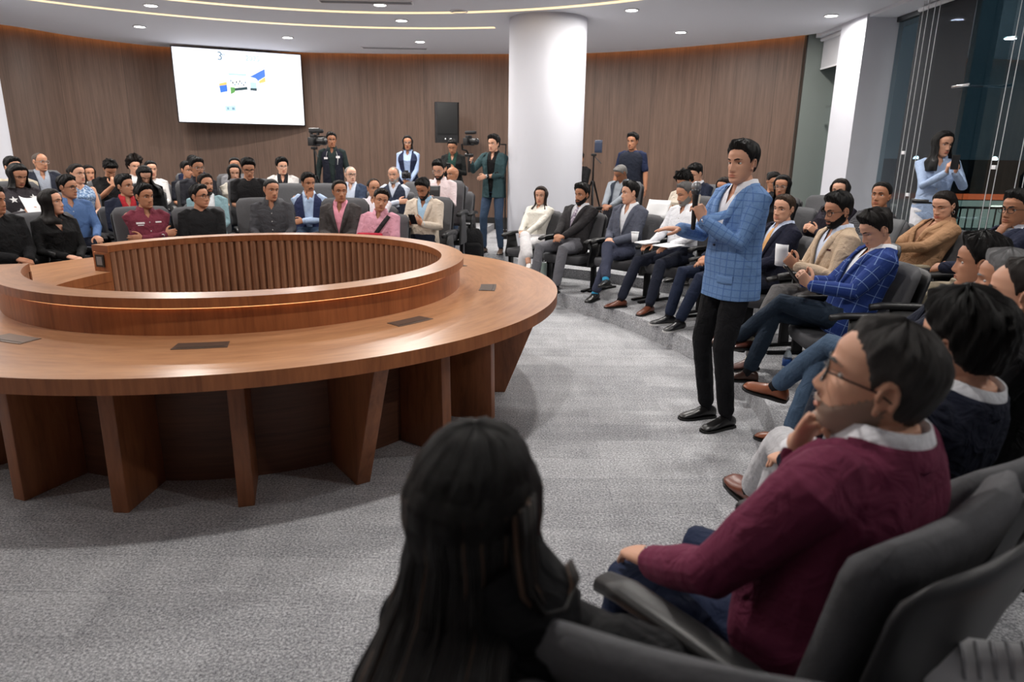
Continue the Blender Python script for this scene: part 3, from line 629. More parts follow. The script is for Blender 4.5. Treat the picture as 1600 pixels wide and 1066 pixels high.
# ------------------------------------------------------------------ people
Z3 = np.array([0, 0, 1.])
_w = spl([-.118, -.112, -.10, -.085, -.066, -.045, -.02, 0, .025, .05, .075, .095, .108, .1151], [.014, .027, .040, .0495, .0565, .0615, .0665, .0695, .0740, .0735, .0655, .0500, .0325, .001])
_yf = spl([-.118, -.112, -.10, -.085, -.066, -.045, -.02, 0, .025, .05, .075, .095, .108, .1151], [.052, .070, .079, .079, .083, .082, .083, .083, .089, .090, .079, .058, .034, .0])
_yb = spl([-.118, -.112, -.10, -.085, -.066, -.045, -.02, 0, .025, .05, .075, .095, .108, .1151], [.028, .010, -.012, -.036, -.058, -.076, -.089, -.096, -.101, -.098, -.085, -.061, -.036, -.001])
_ym = spl([-.118, -.08, -.04, 0, .06, .1151], [.04, .022, .0, -.012, -.012, 0])
_nr = spl([-.058, -.052, -.045, -.036, -.025, -.008, .012, .03], [0, .003, .017, .0235, .0195, .012, .005, 0])
_ns = spl([-.058, -.045, -.034, -.015, .015], [.016, .0145, .0125, .0095, .008])
def face_feat(x, z):
    ax = np.abs(x); g = lambda a, b, c, d: np.exp(-((ax-a)/b)**2-((z-c)/d)**2)
    d = _nr(z)*np.exp(-(x/_ns(z))**2)*(np.abs(z+.014) < .05)
    d = d+.0065*g(.0135, .006, -.041, .007)-.0105*g(.031, .0150, .003, .0105)+.0045*g(.028, .022, .024, .008)+.004*g(.046, .015, -.02, .014)
    d = d+np.exp(-(x/.021)**2)*(.0055*np.exp(-((z+.0625)/.0048)**2)+.006*np.exp(-((z+.0745)/.0055)**2))-.003*np.exp(-(x/.024)**2-((z+.0682)/.0024)**2)
    return d+.006*g(0, .018, -.100, .011)-.004*g(0, .022, -.086, .006)
def head_xyz(z, t):
    c, s = np.cos(t), np.sin(t); w, yf, yb, ym = _w(z), _yf(z), _yb(z), _ym(z); x = w*s
    y = np.where(c > 0, ym+(yf-ym)*np.abs(c)**.85, ym-(ym-yb)*np.abs(c)**.95)
    y = y+face_feat(x, z)*np.clip(c*2.2, 0, 1); return np.stack([x, y, z+0*x], -1)
_hz = .1151*np.ones(1)
HZ = np.unique(np.concatenate([np.linspace(-.118, -.02, 34), np.linspace(-.02, .09, 26), .0+.1151-.0251*(1-np.linspace(0, 1, 9))**2])); HT = np.arange(64)*2*PI/64
_HG = head_xyz(HZ[:, None], HT[None, :]); HEADP = loft([list(r) for r in _HG])
def ell(c, r, n=12, m=8): 
    R = []
    for i in range(1, m): a = PI*i/m-PI/2; R.append([(c[0]+r[0]*math.cos(a)*math.cos(2*PI*k/n), c[1]+r[1]*math.cos(a)*math.sin(2*PI*k/n), c[2]+r[2]*math.sin(a)) for k in range(n)])
    return loft(R)
def ear_parts(s):
    out = []; P = []
    for k in range(9): a = rad(-70+k*37); P.append((s*(.074+.006*math.sin(a*.5+.5)), -.016-.017*math.cos(a)*(.9), -.002+.030*math.sin(a)))
    out.append(tube(P[1:8], [.0052]*7, 8)); out.append(ell((s*.071, -.012, -.004), (.006, .013, .024))); out.append(ell((s*.073, -.008, -.030), (.005, .007, .009))); return out
HEADPARTS = [HEADP]+ear_parts(1)+ear_parts(-1)
_z2 = np.unique(np.concatenate([np.linspace(-.118, -.02, 60), np.linspace(-.02, .09, 46), HZ[-9:]]))
_HB = head_xyz(_z2[:, None], (np.arange(120)*2*PI/120)[None, :]); _hv, _hf = loft([list(r) for r in _HB]); HEADBVH = BVHTree.FromPolygons([Vector(p) for p in _hv], _hf)
def snap_head(me, hc, MH, s):
    c = coords(me); q = (c-hc)@MH/(s*s)
    for i in np.nonzero((np.abs(q).max(1) < .13) & (q[:, 2] > -.122) & ~((np.abs(q[:, 0]) > .064) & (q[:, 1] > -.045) & (q[:, 1] < .022) & (q[:, 2] < .04) & (q[:, 2] > -.05)))[0]:
        h = HEADBVH.find_nearest(Vector(q[i]), .010)
        if h[0] is not None: q[i] = h[0]; c[i] = MH@q[i]+hc
    set_coords(me, c)
def surf(x, z):                                  # front of the face
    t = np.arcsin(np.clip(x/_w(z), -1, 1)); return head_xyz(z, t)
def patch(mask, x0, x1, z0, z1, nx, nz, off):
    X, Zz = np.meshgrid(np.linspace(x0, x1, nx), np.linspace(z0, z1, nz)); P = surf(X, Zz); e = 1e-4
    n = np.cross(surf(X+e, Zz)-P, surf(X, Zz+e)-P); n = -n/np.maximum(np.linalg.norm(n, axis=-1, keepdims=True), 1e-12); n = n*np.sign(n[..., 1:2]+1e-9)
    return grid_cut(P+n*off, mask(X, Zz))
def grid_cut(P, mk, wrap=False):
    ok = mk > 0; nz, nx = ok.shape; v = []; f = []; idx = -np.ones(ok.shape, int)
    def vi(i, j):
        if idx[i, j] < 0: idx[i, j] = len(v); v.append(P[i, j])
        return idx[i, j]
    for i in range(nz-1):
        for j in range(nx if wrap else nx-1):
            k = (j+1) % nx
            if ok[i, j] and ok[i+1, j] and ok[i, k] and ok[i+1, k]: f.append((vi(i, j), vi(i, k), vi(i+1, k), vi(i+1, j)))
    return v, f
def _brow(s): return patch(lambda x, z: .0030*np.clip((.052-s*x)/.02, .3, 1)-np.abs(z-(.0215+.005*np.sin((s*x-.012)/.036*2.4)))+.0008, *(sorted((s*.013, s*.051))), .012, .034, 16, 16, .0032)
BROWS = [_brow(-1), _brow(1)]
LIPS = patch(lambda x, z: 1-(x/.0235)**2-((z+.0683)/.0092)**2+.25*np.exp(-(x/.004)**2)*(z > -.068)*-1, -.025, .025, -.080, -.057, 24, 16, .0024)
MOUST = patch(lambda x, z: 1-(x/.030)**4-((z+.0555+.12*np.abs(x))/.0066)**2, -.032, .032, -.072, -.046, 28, 18, .0062)
def _lash(s): return patch(lambda x, z: .0017-np.abs(z-(.0085-((s*x-.031)/.016)**2*.006)), *(sorted((s*.015, s*.047))), -.002, .014, 18, 14, .0045)
LASH = [_lash(-1), _lash(1)]
def _beard(lo):
    P = head_xyz(HZ[:, None], np.linspace(-2.2, 2.2, 60)[None, :]); x, y, z = P[..., 0], P[..., 1], P[..., 2]
    line = np.interp(y, [-.03, .0, .02, .05, .065, .09], [.012, .0, -.020, -.046, -.057, -.058]); mouth = ((x/.025)**2+((z+.068)/.0095)**2 < 1)
    c = P-np.array([0, 0, -.03]); n = c/np.linalg.norm(c, axis=-1, keepdims=True); k = (z < line) & ~mouth & (y > -.025)
    return grid_cut(P+n*np.where(z < line-.008, lo, .0015)[..., None], k)
BEARD = _beard(.0042); STUB = _beard(.0026)
def eye_mesh(s, sq=1.):
    y = float(surf(np.array([.031]), np.array([.003]))[0, 1]); c = (s*.031, y-.0022, .003); v, f = ell((0, 0, 0), (.0138, .0085, .0070*sq), 16, 12); mi = []
    V = np.array(v)
    for q_ in f: m_ = V[list(q_)].mean(0); mi.append(1 if (m_[1] > .0 and math.hypot(m_[0], m_[2]*1.0) < .0064) else 0)
    return V+np.array(c), f, mi
EYEW = mat('eye_white', srgb(205, 200, 196), .25); EYED = mat('eye_dark', srgb(30, 20, 16), .15)
LIPM = [mat('lips_%d' % i, (SKINS[i][0]*.82, SKINS[i][1]*.55, SKINS[i][2]*.52), .45) for i in range(5)]
_HLy = [-.11, -.09, -.06, -.035, -.022, -.010, .004, .014, .022, .035, .05, .07, .095]
HAIRL = {'short': [-.062, -.062, -.055, -.04, .0, .022, .010, -.012, .018, .036, .058, .073, .074], 'long': [-.075, -.07, -.06, -.05, -.03, -.01, .005, .014, .026, .046, .066, .077, .078],
         'recede': [-.062, -.062, -.055, -.04, .0, .022, .010, -.005, .024, .048, .074, .086, .09], 'fringe': [-.062, -.062, -.055, -.04, .0, .022, .010, -.005, .024, .05, .3, .3, .3]}
def hair_cap(line, top=.022, side=.010, front=.012, rough=.0, bald=0., seed=0):
    z = np.unique(np.concatenate([np.linspace(-.09, .06, 40), .06+.0551*np.sin(np.linspace(0, 1, 22)*PI/2)])); t = np.arange(96)*2*PI/96
    P = head_xyz(z[:, None], t[None, :]); x, y, zz = P[..., 0], P[..., 1], P[..., 2]; hl = np.interp(y, _HLy, HAIRL[line]); d = zz-hl+.0035*np.sin(t[None, :]*23+3*np.sin(t[None, :]*7+seed))*(zz < .09)
    if bald: d = np.minimum(d, bald-zz)
    k = np.clip(d/(.026+.016*np.clip((y-.02)/.05, 0, 1)), 0, 1); k = k*k*(3-2*k); up = np.clip((zz-.02)/.07, 0, 1); fr = np.clip((y-.03)/.05, 0, 1)
    th = (side+(top-side)*up+front*fr*up)*k-.0035*(d < .012)*(1-k); r = np.random.default_rng(seed)
    for a, b in ((9, 40), (17, 90), (31, 60)): th = th*(1+rough*.22*np.sin(t[None, :]*a+zz*b+r.uniform(0, 6)))
    c = P-np.array([0, -.01, .0]); n = c/np.linalg.norm(c, axis=-1, keepdims=True); Q = P+n*th[..., None]; Q[..., 2] += .004*fr*up*k
    v, f = grid_cut(Q, (d > -.006).astype(int), True); hv = np.stack([np.broadcast_to(t[None, :], zz.shape), zz*12, zz*0], -1)
    hv2, _ = grid_cut(hv, (d > -.006).astype(int), True)
    i = len(v); top_ring = Q[-1]; return v, f, np.array(hv2)
def hair_curtain(L, face=58, flare=.03, thick=.014, wave=.006, fwd_=.02, shoulder=.16, seed=0, part=0., back=.03, pinch=.25):
    """long hair: a sheet that leaves the skull at ear height and falls to L below the head's centre, front strands lying before the shoulders"""
    r = np.random.default_rng(seed); nt, nz = 72, 34; T = np.linspace(rad(face), rad(360-face), nt); G = np.zeros((nz, nt, 3)); G2 = G.copy(); ph = r.uniform(0, 6, 4)
    for i in range(nz):
        q_ = i/(nz-1); z = .085-(L+.085)*q_
        for j, t in enumerate(T):
            zz = max(z, -.03); p = head_xyz(np.array([zz]), np.array([t]))[0]; o = unit(np.array([p[0], p[1]+.012])); fall = max(0, -.03-z); fr = max(0, math.cos(t)+.35)/1.35; bk = max(0, -math.cos(t))
            w = thick*(1-.3*q_); a = .012+w*min(1, (.10-z)/.06)*.7+flare*min(1, fall/max(L, .1)*1.4)+wave*(math.sin(t*11+z*24+ph[0])+.6*math.sin(t*23-z*17+ph[1]))*min(1, .35+fall*6)
            nk = 1-pinch*math.exp(-((z+.09)/.05)**2)
            s2 = min(1, max(0, (-.12-z)/max(.02, shoulder-.12)))
            x = p[0]*nk+o[0]*a; y = (p[1]+.012)*nk-.012+o[1]*a
            y += s2*(fr*(.075+fwd_)-bk*back); x *= 1+s2*.18*(1-bk)
            G[i, j] = (x, y, z); G2[i, j] = (x-o[0]*w, y-o[1]*w, z)
    global CURT; CURT = G
    v = [p for g in (G, G2) for row in g for p in row]; f = []; K = nz*nt
    for i in range(nz-1):
        for j in range(nt-1): q_ = i*nt+j; f += [(q_, q_+1, q_+nt+1, q_+nt), (K+q_, K+q_+nt, K+q_+nt+1, K+q_+1)]
    for i in range(nz-1):
        for j in (0, nt-1): q_ = i*nt+j; f.append((q_, q_+nt, K+q_+nt, K+q_) if j == 0 else (q_, K+q_, K+q_+nt, q_+nt))
    for j in range(nt-1): q_ = (nz-1)*nt+j; f.append((q_, q_+1, K+q_+1, K+q_))
    hv = np.array([(T[j]*2, G[i, j][2]*9, 0) for g in range(2) for i in range(nz) for j in range(nt)]); return v, f, hv
def hand(w, d, n, side, curl=35, s=1., spread=3.):
    d = unit(d); n = unit(n-d*(n@d)); t = np.cross(d, n)*side; out = []
    R = []
    for a, b, c in ((-.012, .024, .019), (.0, .026, .018), (.025, .034, .017), (.055, .041, .0155), (.082, .041, .0135), (.094, .036, .010)):
        R.append([w+d*a*s+t*(b*s*math.cos(2*PI*k/14))+n*(c*s*math.sin(2*PI*k/14)) for k in range(14)])
    out.append(loft(R))
    for o, b, L, r in ((.029, .088, .070, .0092), (.0095, .092, .078, .0096), (-.0105, .088, .072, .0092), (-.029, .080, .057, .0080)):
        p = w+t*o*s+d*(b-.012)*s; a = rad(curl*.35); dd = d+t*o*spread*.02*10; P = [p]; R_ = [r*1.05*s]
        for k, q_ in enumerate((.47, .30, .25)):
            a += rad(curl*(.35 if k == 0 else .6)); dr = unit(dd*math.cos(a)+n*math.sin(a)); p = p+dr*L*q_*s; P.append(p); R_.append(r*(1-.11*(k+1))*s)
        out.append(tube(P, R_, 8))
    p = w+d*.018*s+t*.024*s; dr = unit(t*.8+d*.6+n*.35); P = [p]; R_ = [.013*s]
    for k, q_ in enumerate((.040, .032, .026)): p = p+dr*q_*s; P.append(p); R_.append((.0115, .0105, .009)[k]*s); dr = unit(dr+d*.45-t*.30+n*.02*curl*.2)
    out.append(tube(P, R_, 8)); return out
def ik(S_, T_, l1, l2, pole):
    v = T_-S_; L = np.linalg.norm(v); m = (l1+l2)*.995
    if L > m: T_ = S_+v/L*m; L = m; v = T_-S_
    L = max(L, abs(l1-l2)+.02); d = unit(v); a = (l1*l1-l2*l2+L*L)/(2*L); h = math.sqrt(max(0, l1*l1-a*a)); pp = unit(pole-d*(pole@d)); return S_+d*a+pp*h, T_
SEC = [(-.12, .150, .105, 0.), (-.05, .170, .122, 0.), (.03, .170, .124, .005), (.11, .161, .122, .010), (.19, .158, .118, .010), (.27, .168, .118, .010), (.35, .180, .116, .005), (.41, .183, .106, 0.), (.455, .164, .090, -.006), (.492, .112, .074, -.014), (.52, .072, .064, -.018), (.548, .058, .058, -.016)]
def torso_parts(P, u, fw, r, s, fat=1., fem=False, dl=0., h0=-.2, h1=.6, p=2.5, n=28):
    R = []
    for h, a, b, o in SEC:
        if h < h0 or h > h1: continue
        if fem: a *= (.93 if h > .3 else (.90 if h > .1 else .98)); b += .020*math.exp(-((h-.33)/.055)**2); o += .016*math.exp(-((h-.33)/.055)**2)
        k = 1+(fat-1)*math.exp(-((h-.12)/.22)**2)*1.0; a *= .5+.5*k if h > .3 else k; b = b*k+(k-1)*.04; o += (k-1)*.06
        R.append([P+u*h*s+r*((a+dl)*s*x)+fw*(((b+dl)*y+o)*s) for x, y in rring(1, 1, p, n)])
    return loft(R)
def shoe_parts(A, d, up, s, heel=.0):
    r = np.cross(d, up); base = A-up*.088*s; R = []; Q = []
    for x, w, h in ((-.070, .018, .050), (-.062, .030, .072), (-.03, .036, .092), (.02, .036, .092), (.06, .041, .066), (.11, .045, .048), (.155, .041, .038), (.18, .028, .028), (.190, .012, .018)):
        R.append([base+d*x*s+r*w*s*math.copysign(abs(math.cos(t))**.8, math.cos(t))+up*s*(.012+max(0, h-.012)*(.5+.5*math.sin(t)) if True else 0) for t in [2*PI*k/16 for k in range(16)]])
        Q.append([base+d*x*s*1.03+r*a*(w+.004)*s+up*s*b for a, b in ((-1, 0), (1, 0), (1, .014), (-1, .014))])
    return loft(R), loft(Q)
PCOUNT = 0
SPK = np.array([1.32, 4.1, 1.5])
CUFFM = {}
def addc(name, vf, m, par, smooth=True):
    o = mesh_obj(name, vf[0], vf[1], m, None, smooth); o.parent = par; return o
def seg_uv(c, P, u, r, fw, s, arms):
    """cloth coordinates for checks: round the trunk and up it, or round a sleeve and along it"""
    q_ = c-P; h = q_@u; x = q_@r; y = q_@fw; out = np.stack([np.arctan2(x, y+.03*s)*.165, h, 0*h], 1); best = np.abs(x)/s*.0+np.where(np.abs(x) < .165*s, 0., 1.)
    for (S_, E_, W_) in arms:
        for a, b, off in ((S_, E_, 0.), (E_, W_, np.linalg.norm(E_-S_))):
            d = b-a; L = np.linalg.norm(d); d = d/L; t = (c-a)@d; rad_ = c-a-t[:, None]*d; dist = np.linalg.norm(rad_, axis=1)
            k = (dist < .064*s) & (t > -.02) & (t < L+.02) & ((np.abs(x) > .15*s) | (y > .125*s)); e1 = unit(np.cross(d, np.array([.3, .2, .9]))); e2 = np.cross(d, e1); ang = np.arctan2(rad_@e1, rad_@e2)*.055
            out[k] = np.stack([ang, off+t, 0*t], 1)[k]
    return out
def vcut(me, P, u, r, fw, s, h0, h1, w1, w0=0.):
    """opens the front of a garment in a V from half-width w1 at height h1 down to w0 at h0"""
    bm = bmesh.new(); bm.from_mesh(me); k = (w1-w0)/(h1-h0)
    for sg in (-1, 1):
        n = unit(r*sg-u*k); p = P+u*h0*s+r*sg*w0*s; g = [f_ for f_ in bm.faces if (np.array(f_.calc_center_median())-P)@fw > 0 and h0-.03 < ((np.array(f_.calc_center_median())-P)@u)/s < .62]
        ge = set(); [ge.update(f_.edges) for f_ in g]; gv = set(); [gv.update(f_.verts) for f_ in g]
        bmesh.ops.bisect_plane(bm, geom=list(gv)+list(ge)+g, plane_co=Vector(p), plane_no=Vector(n), dist=1e-5)
    dele = []
    for f_ in bm.faces:
        q_ = np.array(f_.calc_center_median())-P; h = (q_@u)/s; x = abs(q_@r)/s
        if q_@fw > 0 and h > h0 and x < min(w0+k*(h-h0), max(w1, w0)*1.25)-.0004 and h < .58: dele.append(f_)
    bmesh.ops.delete(bm, geom=dele, context='FACES'); bm.to_mesh(me); bm.free()
def on_front(bvh, P, u, r, fw, s, x, h, off):
    o = P+u*h*s+r*x*s+fw*.6; hit = bvh.ray_cast(Vector(o), Vector(-fw))
    return (np.array(hit[0])+fw*off) if hit[0] is not None else P+u*h*s+r*x*s+fw*.12*s
def strip(bvh, fr, path, width, off, thick=.003):
    """a band lying on the front of a garment along path [(x, h)], widths to match"""
    P, u, r, fw, s = fr; A = []; n = len(path)
    for i, (x, h) in enumerate(path):
        a = np.array(path[max(i-1, 0)]); b = np.array(path[min(i+1, n-1)]); d = unit(b-a); nn = np.array([d[1], -d[0]]); w = width[i] if isinstance(width, (list, tuple)) else width
        A.append([on_front(bvh, P, u, r, fw, s, x+nn[0]*w*k, h+nn[1]*w*k, off) for k in (-1, -.33, .33, 1)])
    v = [p for row in A for p in row]+[p-fw*thick*2 for row in A for p in row]; f = []; K = n*4
    for i in range(n-1):
        for j in range(3): q_ = i*4+j; f += [(q_, q_+4, q_+5, q_+1), (K+q_, K+q_+1, K+q_+5, K+q_+4)]
        f += [(i*4, K+i*4, K+i*4+4, i*4+4), (i*4+3, i*4+7, K+i*4+7, K+i*4+3)]
    return v, f
def person(label, hx, top, chin, R=None, dep=None, z0=0., stand=False, s=.95, cl=('shirt', (120, 120, 120)), tr=(30, 32, 40), hair=('short', (20, 17, 16)), sk=2, fem=False, look=None, pitch=0., hroll=0., body=None, turn=0., arms='lap', legs='normal',
           fat=1., glasses=None, beard=None, must=False, eyes=1., shoe=(24, 22, 22), sole=(14, 14, 14), sock=(24, 24, 28), ch=None, chgroup='audience chairs', chz=1., lean=None, nk=.012, chdx=0., chdy=0., chzs=None, bdx=0., legw=None, vox=None, cap=None, seat=.41, hip=None, legd=None, group=None, bw=1., wrists=None, poles=None, hands=None, sitz=None, feet=None, head_dz=0., extra=None, headpos=None):
    global PCOUNT; PCOUNT += 1; seed = PCOUNT
    Hc = np.array(headpos) if headpos is not None else (at(hx, (top+chin)/2, dep) if dep else on_ring(hx, (top+chin)/2, R)); dp = depth(Hc)
    f2 = unit(body) if body is not None else to_centre(Hc); a = rad(turn); f2 = np.array([f2[0]*math.cos(a)-f2[1]*math.sin(a), f2[0]*math.sin(a)+f2[1]*math.cos(a)]); f = np.array([f2[0], f2[1], 0]); r = np.cross(f, Z3)
    # head frame
    tgt = (SPK if look is None else np.asarray(look)) if not isinstance(look, (int, float)) else None
    if tgt is None: yaw = float(look)
    else: d = tgt-Hc; yaw = -math.degrees(math.atan2(d[:2]@r[:2], d[:2]@f2))
    yaw = max(-80, min(80, yaw)); a = rad(yaw); hf = f*math.cos(a)+np.cross(Z3, f)*math.sin(a); pa = rad(pitch); hfp = hf*math.cos(pa)+Z3*math.sin(pa); hr = unit(np.cross(hfp, Z3)); hu = np.cross(hr, hfp)
    if hroll: q_ = rad(hroll); hr, hu = hr*math.cos(q_)+hu*math.sin(q_), hu*math.cos(q_)-hr*math.sin(q_)
    MH = np.stack([hr, hfp, hu], 1)*s; MY = np.stack([np.cross(hf, Z3), hf, Z3], 1)*s
    # trunk
    nb = Hc+r*bdx-hu*.062*s-hfp*.012*s-(Z3*(.060-nk)+f*.018)*s                  # base of the neck
    L = .53*s
    if stand: u = unit(Z3*math.cos(rad(lean or 0))-f*math.sin(rad(lean or 0))); P = nb-u*L
    else:
        pz = z0+(seat+.085)*s if sitz is None else sitz
        if lean is None: c = max(math.cos(rad(26)), min(math.cos(rad(5)), (nb[2]-pz)/L)); la = math.acos(c)
        else: la = rad(lean)
        u = unit(Z3*math.cos(la)-f*math.sin(la)); P = nb-u*L
    fw = np.cross(u, r)*-1; fw = unit(np.cross(u, r)); fw = fw if fw@f > 0 else -fw
    base = np.array([P[0], P[1], z0]); P = P-base; nb = nb-base; hc = Hc-base; X = lambda v, MM: np.asarray(v, float)@MM.T+hc
    v_far = vox or min(.0075, max(.0036, dp*.00105)); vb = min(.006, max(.0032, dp*.0009)); sw = .9 if fem else 1.; B = bw*sw
    # arms
    S_ = {k: P+u*.450*s+r*k*.165*B*s for k in (-1, 1)}; T_ = {}; pole = {k: r*k*.55-Z3*.8-f*.35 for k in (-1, 1)}; hd = {}; 
    lap = lambda k, x, y, z: P+r*k*x*s+f*y*s+Z3*z*s
    preset = {'lap': ((.055, .27, .15), (.045, .29, .13)), 'armrest': ((.27, .22, .20), (.27, .22, .20)), 'crossed': ((-.11, .215, .27), (-.10, .20, .24)), 'chin': ((.0, .0, .0), (-.06, .23, .19)), 'phone': ((.07, .29, .24), (.07, .29, .24)),
              'thighs': ((.12, .33, .13), (.12, .33, .13)), 'side': ((.27, .06, -.10), (.27, .06, -.10)), 'front': ((.05, .24, .02), (.05, .24, .0))}[arms]
    for k, p3 in ((1, preset[0]), (-1, preset[1])): T_[k] = lap(k, *p3); hd[k] = (f-r*k*.75-Z3*.25, -Z3-r*k*.3, 30)
    if arms == 'crossed': hd = {1: (-r-f*.30+Z3*.15, -fw, 25), -1: (r-f*.25-Z3*.0, -fw, 25)}
    if arms == 'phone': hd = {k: (f*.6+Z3*.6-r*k*.4, -r*k*.8+Z3*.3, 55) for k in (1, -1)}
    if arms in ('thighs', 'armrest'): hd = {k: (f-Z3*.25, -Z3, 22) for k in (1, -1)}
    if arms == 'side': hd = {k: (-Z3+f*.15, -r*k, 25) for k in (1, -1)}
    if arms == 'chin': T_[1] = hc+hfp*.085*s-hu*.175*s+hr*.03*s; hd[1] = (hu*.75+hfp*-.1-hr*.25, -hfp*.8-hr*.4, 65); pole[1] = r*.35-Z3-f*.1; hd[-1] = (r-Z3*.1, -fw-Z3*.4, 20)
    if wrists:
        for k, q_ in wrists.items(): T_[k] = lap(k, *q_)
    if hands:
        for k, q_ in hands.items(): hd[k] = (r*k*q_[0][0]+f*q_[0][1]+Z3*q_[0][2], r*k*q_[1][0]+f*q_[1][1]+Z3*q_[1][2], q_[2])
    if poles:
        for k, q_ in poles.items(): pole[k] = r*k*q_[0]+f*q_[1]+Z3*q_[2]
    E_ = {}
    for k in (-1, 1): E_[k], T_[k] = ik(S_[k], T_[k], .285*s, .255*s, pole[k])
    # legs
    Hp = {k: P+r*k*.088*s for k in (-1, 1)}; K_ = {}; A_ = {}; TD = {}; TU = {}; zf = z0-base[2] if hip is None else hip
    if stand:
        st = feet or {1: (.10, .02), -1: (.10, .0)}; lk = max(1., math.hypot(P[2]-.088*s, .06)/(.845*s))
        for k in (-1, 1): A_[k] = r*k*st[k][0]+f*st[k][1]+Z3*.088*s; K_[k], A_[k] = ik(Hp[k], A_[k], .435*s*lk, .425*s*lk, f+r*k*.15); TD[k] = unit(f+r*k*(.25 if len(st[k]) < 3 else st[k][2])); TU[k] = Z3
    else:
        fd = feet or {}
        for k in (-1, 1):
            q_ = fd.get(k, (.11, .50)); A_[k] = np.array([P[0], P[1], 0])+r*k*q_[0]*s+f*q_[1]*s+Z3*.088*s; K_[k], A_[k] = ik(Hp[k], A_[k], .435*s, .425*s, f*.6+Z3+r*k*.18); TD[k] = unit(f+r*k*.2); TU[k] = Z3
        if legs[:5] == 'cross':
            k = 1 if legs[5:] == 'r' else -1; o = -k
            K_[k] = K_[o]+Z3*.10*s+r*k*.045*s-f*.02*s; A_[k] = K_[k]+unit(f*.55+r*o*.42-Z3*.75)*.42*s; sh = unit(A_[k]-K_[k]); TD[k] = unit(f*.8+r*o*.3-Z3*.1-sh*.25); TU[k] = unit(-sh-TD[k]*((-sh)@TD[k]))
        if legs[:4] == 'fig4':
            k = 1 if legs[4:] == 'r' else -1; o = -k
            K_[k] = Hp[k]+unit(f*.85+r*k*.50+Z3*.25)*.435*s; A_[k] = K_[o]*.85+Hp[o]*.15+Z3*.13*s+r*o*.08*s; A_[k] = K_[k]+unit(A_[k]-K_[k])*.42*s; sh = unit(A_[k]-K_[k]); TU[k] = unit(-sh*.2+Z3*.6+np.cross(sh, Z3)*0); TD[k] = unit(f*.95+sh*.25+Z3*.25); TU[k] = unit(-sh-TD[k]*((-sh)@TD[k]))
    if legw:
        for k, q_ in legw.items(): K_[k] = np.asarray(q_[0])-base; A_[k] = np.asarray(q_[1])-base; TD[k] = unit(q_[2]); sh = unit(A_[k]-K_[k]); TU[k] = unit(np.asarray(q_[3])-TD[k]*(np.asarray(q_[3])@TD[k]))
    kind = cl[0]; c1 = cl[1]; M1 = c1 if isinstance(c1, bpy.types.Material) else cloth(c1)
    short = kind in ('tee', 'polo', 'sleeveless'); vv = {'tee': None, 'sweater': None, 'polo': (.43, .045), 'shirt': (.42, .05), 'blouse': (.36, .065), 'sleeveless': (.44, .07)}
    # body: one continuous skin
    parts = [(X(v, MH), f_) for v, f_ in HEADPARTS]
    n0 = hc-hu*.052*s-hfp*.012*s; parts.append(tube([n0, n0*.5+nb*.5+Z3*.0, nb-u*.01*s, nb-u*.06*s], [.056*s*(.9 if fem else 1), .054*s*(.88 if fem else 1), .062*s*(.9 if fem else 1), .07*s], 16))
    parts.append(torso_parts(P, u, fw, r, s, fat, fem, -.012))
    for k in (-1, 1):
        g = .86 if fem else 1.; parts.append(tube([S_[k], S_[k]*.5+E_[k]*.5, E_[k], E_[k]*.6+T_[k]*.4, T_[k]], [.047*s*g, .045*s*g, .038*s*g, .037*s*g, (.027*s*g, .024*s*g)], 12)); parts += hand(T_[k], hd[k][0], np.asarray(hd[k][1], float), k, hd[k][2], s*(.92 if fem else 1.))
        if legd or kind == 'dress': parts.append(tube([K_[k], K_[k]*.65+A_[k]*.35, A_[k]], [.052*s, .05*s, .034*s], 12)); 
    bme = union(parts, vb, 1); snap_head(bme, hc, MH, s); o = link_mesh('person', bme, skin(sk)); o.location = base; tag(o, label, 'person', group); PO = o
    fr = (P, u, r, fw, s)
    # face
    hcol = hairmat(hair[1]); 
    for i, sg in enumerate((-1, 1)):
        if eyes > 0: v, q_, mi = eye_mesh(sg, eyes); e = addc('eye', (X(v, MH), q_), [EYEW, EYED], PO); e.data.polygons.foreach_set('material_index', mi)
        addc('eyebrow', (X(BROWS[i][0], MH), BROWS[i][1]), hcol if hair[0] != 'bald' else hairmat((70, 62, 56)), PO); addc('eyelash', (X(LASH[i][0], MH), LASH[i][1]), hairmat((20, 17, 16)), PO)
    addc('lips', (X(LIPS[0], MH), LIPS[1]), LIPM[sk] if not fem else mat('lipstick_%d' % sk, (SKINS[sk][0]*.75, SKINS[sk][1]*.38, SKINS[sk][2]*.38), .4), PO)
    if beard:
        bm_ = hairmat(beard if isinstance(beard, tuple) else hair[1]); bq = STUB if isinstance(beard, tuple) else BEARD; addc('beard', (X(bq[0], MH), bq[1]), bm_, PO); addc('moustache', (X(MOUST[0], MH), MOUST[1]), bm_, PO)
    elif must: addc('moustache', (X(MOUST[0], MH), MOUST[1]), hcol, PO)
    # hair
    HP = []
    hk = hair[0]; opt = hair[2] if len(hair) > 2 else {}
    if hk in ('short', 'recede', 'fringe'): HP.append((hair_cap(hk, **{**dict(top=.024, side=.009, front=.012, rough=.6, seed=seed), **opt}), MH))
    if hk == 'buzz': HP.append((hair_cap('short', **{**dict(top=.008, side=.005, front=.0, seed=seed), **opt}), MH))
    if hk == 'curly': HP.append((hair_cap('short', **{**dict(top=.04, side=.024, front=.012, rough=1.6, seed=seed), **opt}), MH))
    if hk in ('long', 'bun', 'pony'): HP.append((hair_cap('long', top=.018, side=.011 if hk == 'long' else .008, front=.004, rough=.25, seed=seed), MH))
    if hk == 'long': HP.append((hair_curtain(**{**dict(L=.32, seed=seed), **opt}), MY))
    if hk == 'bun': v, q_ = ell((0, -.125, .045), (.042, .036, .038), 16, 12); HP.append(((v, q_, np.array(v)*20), MH))
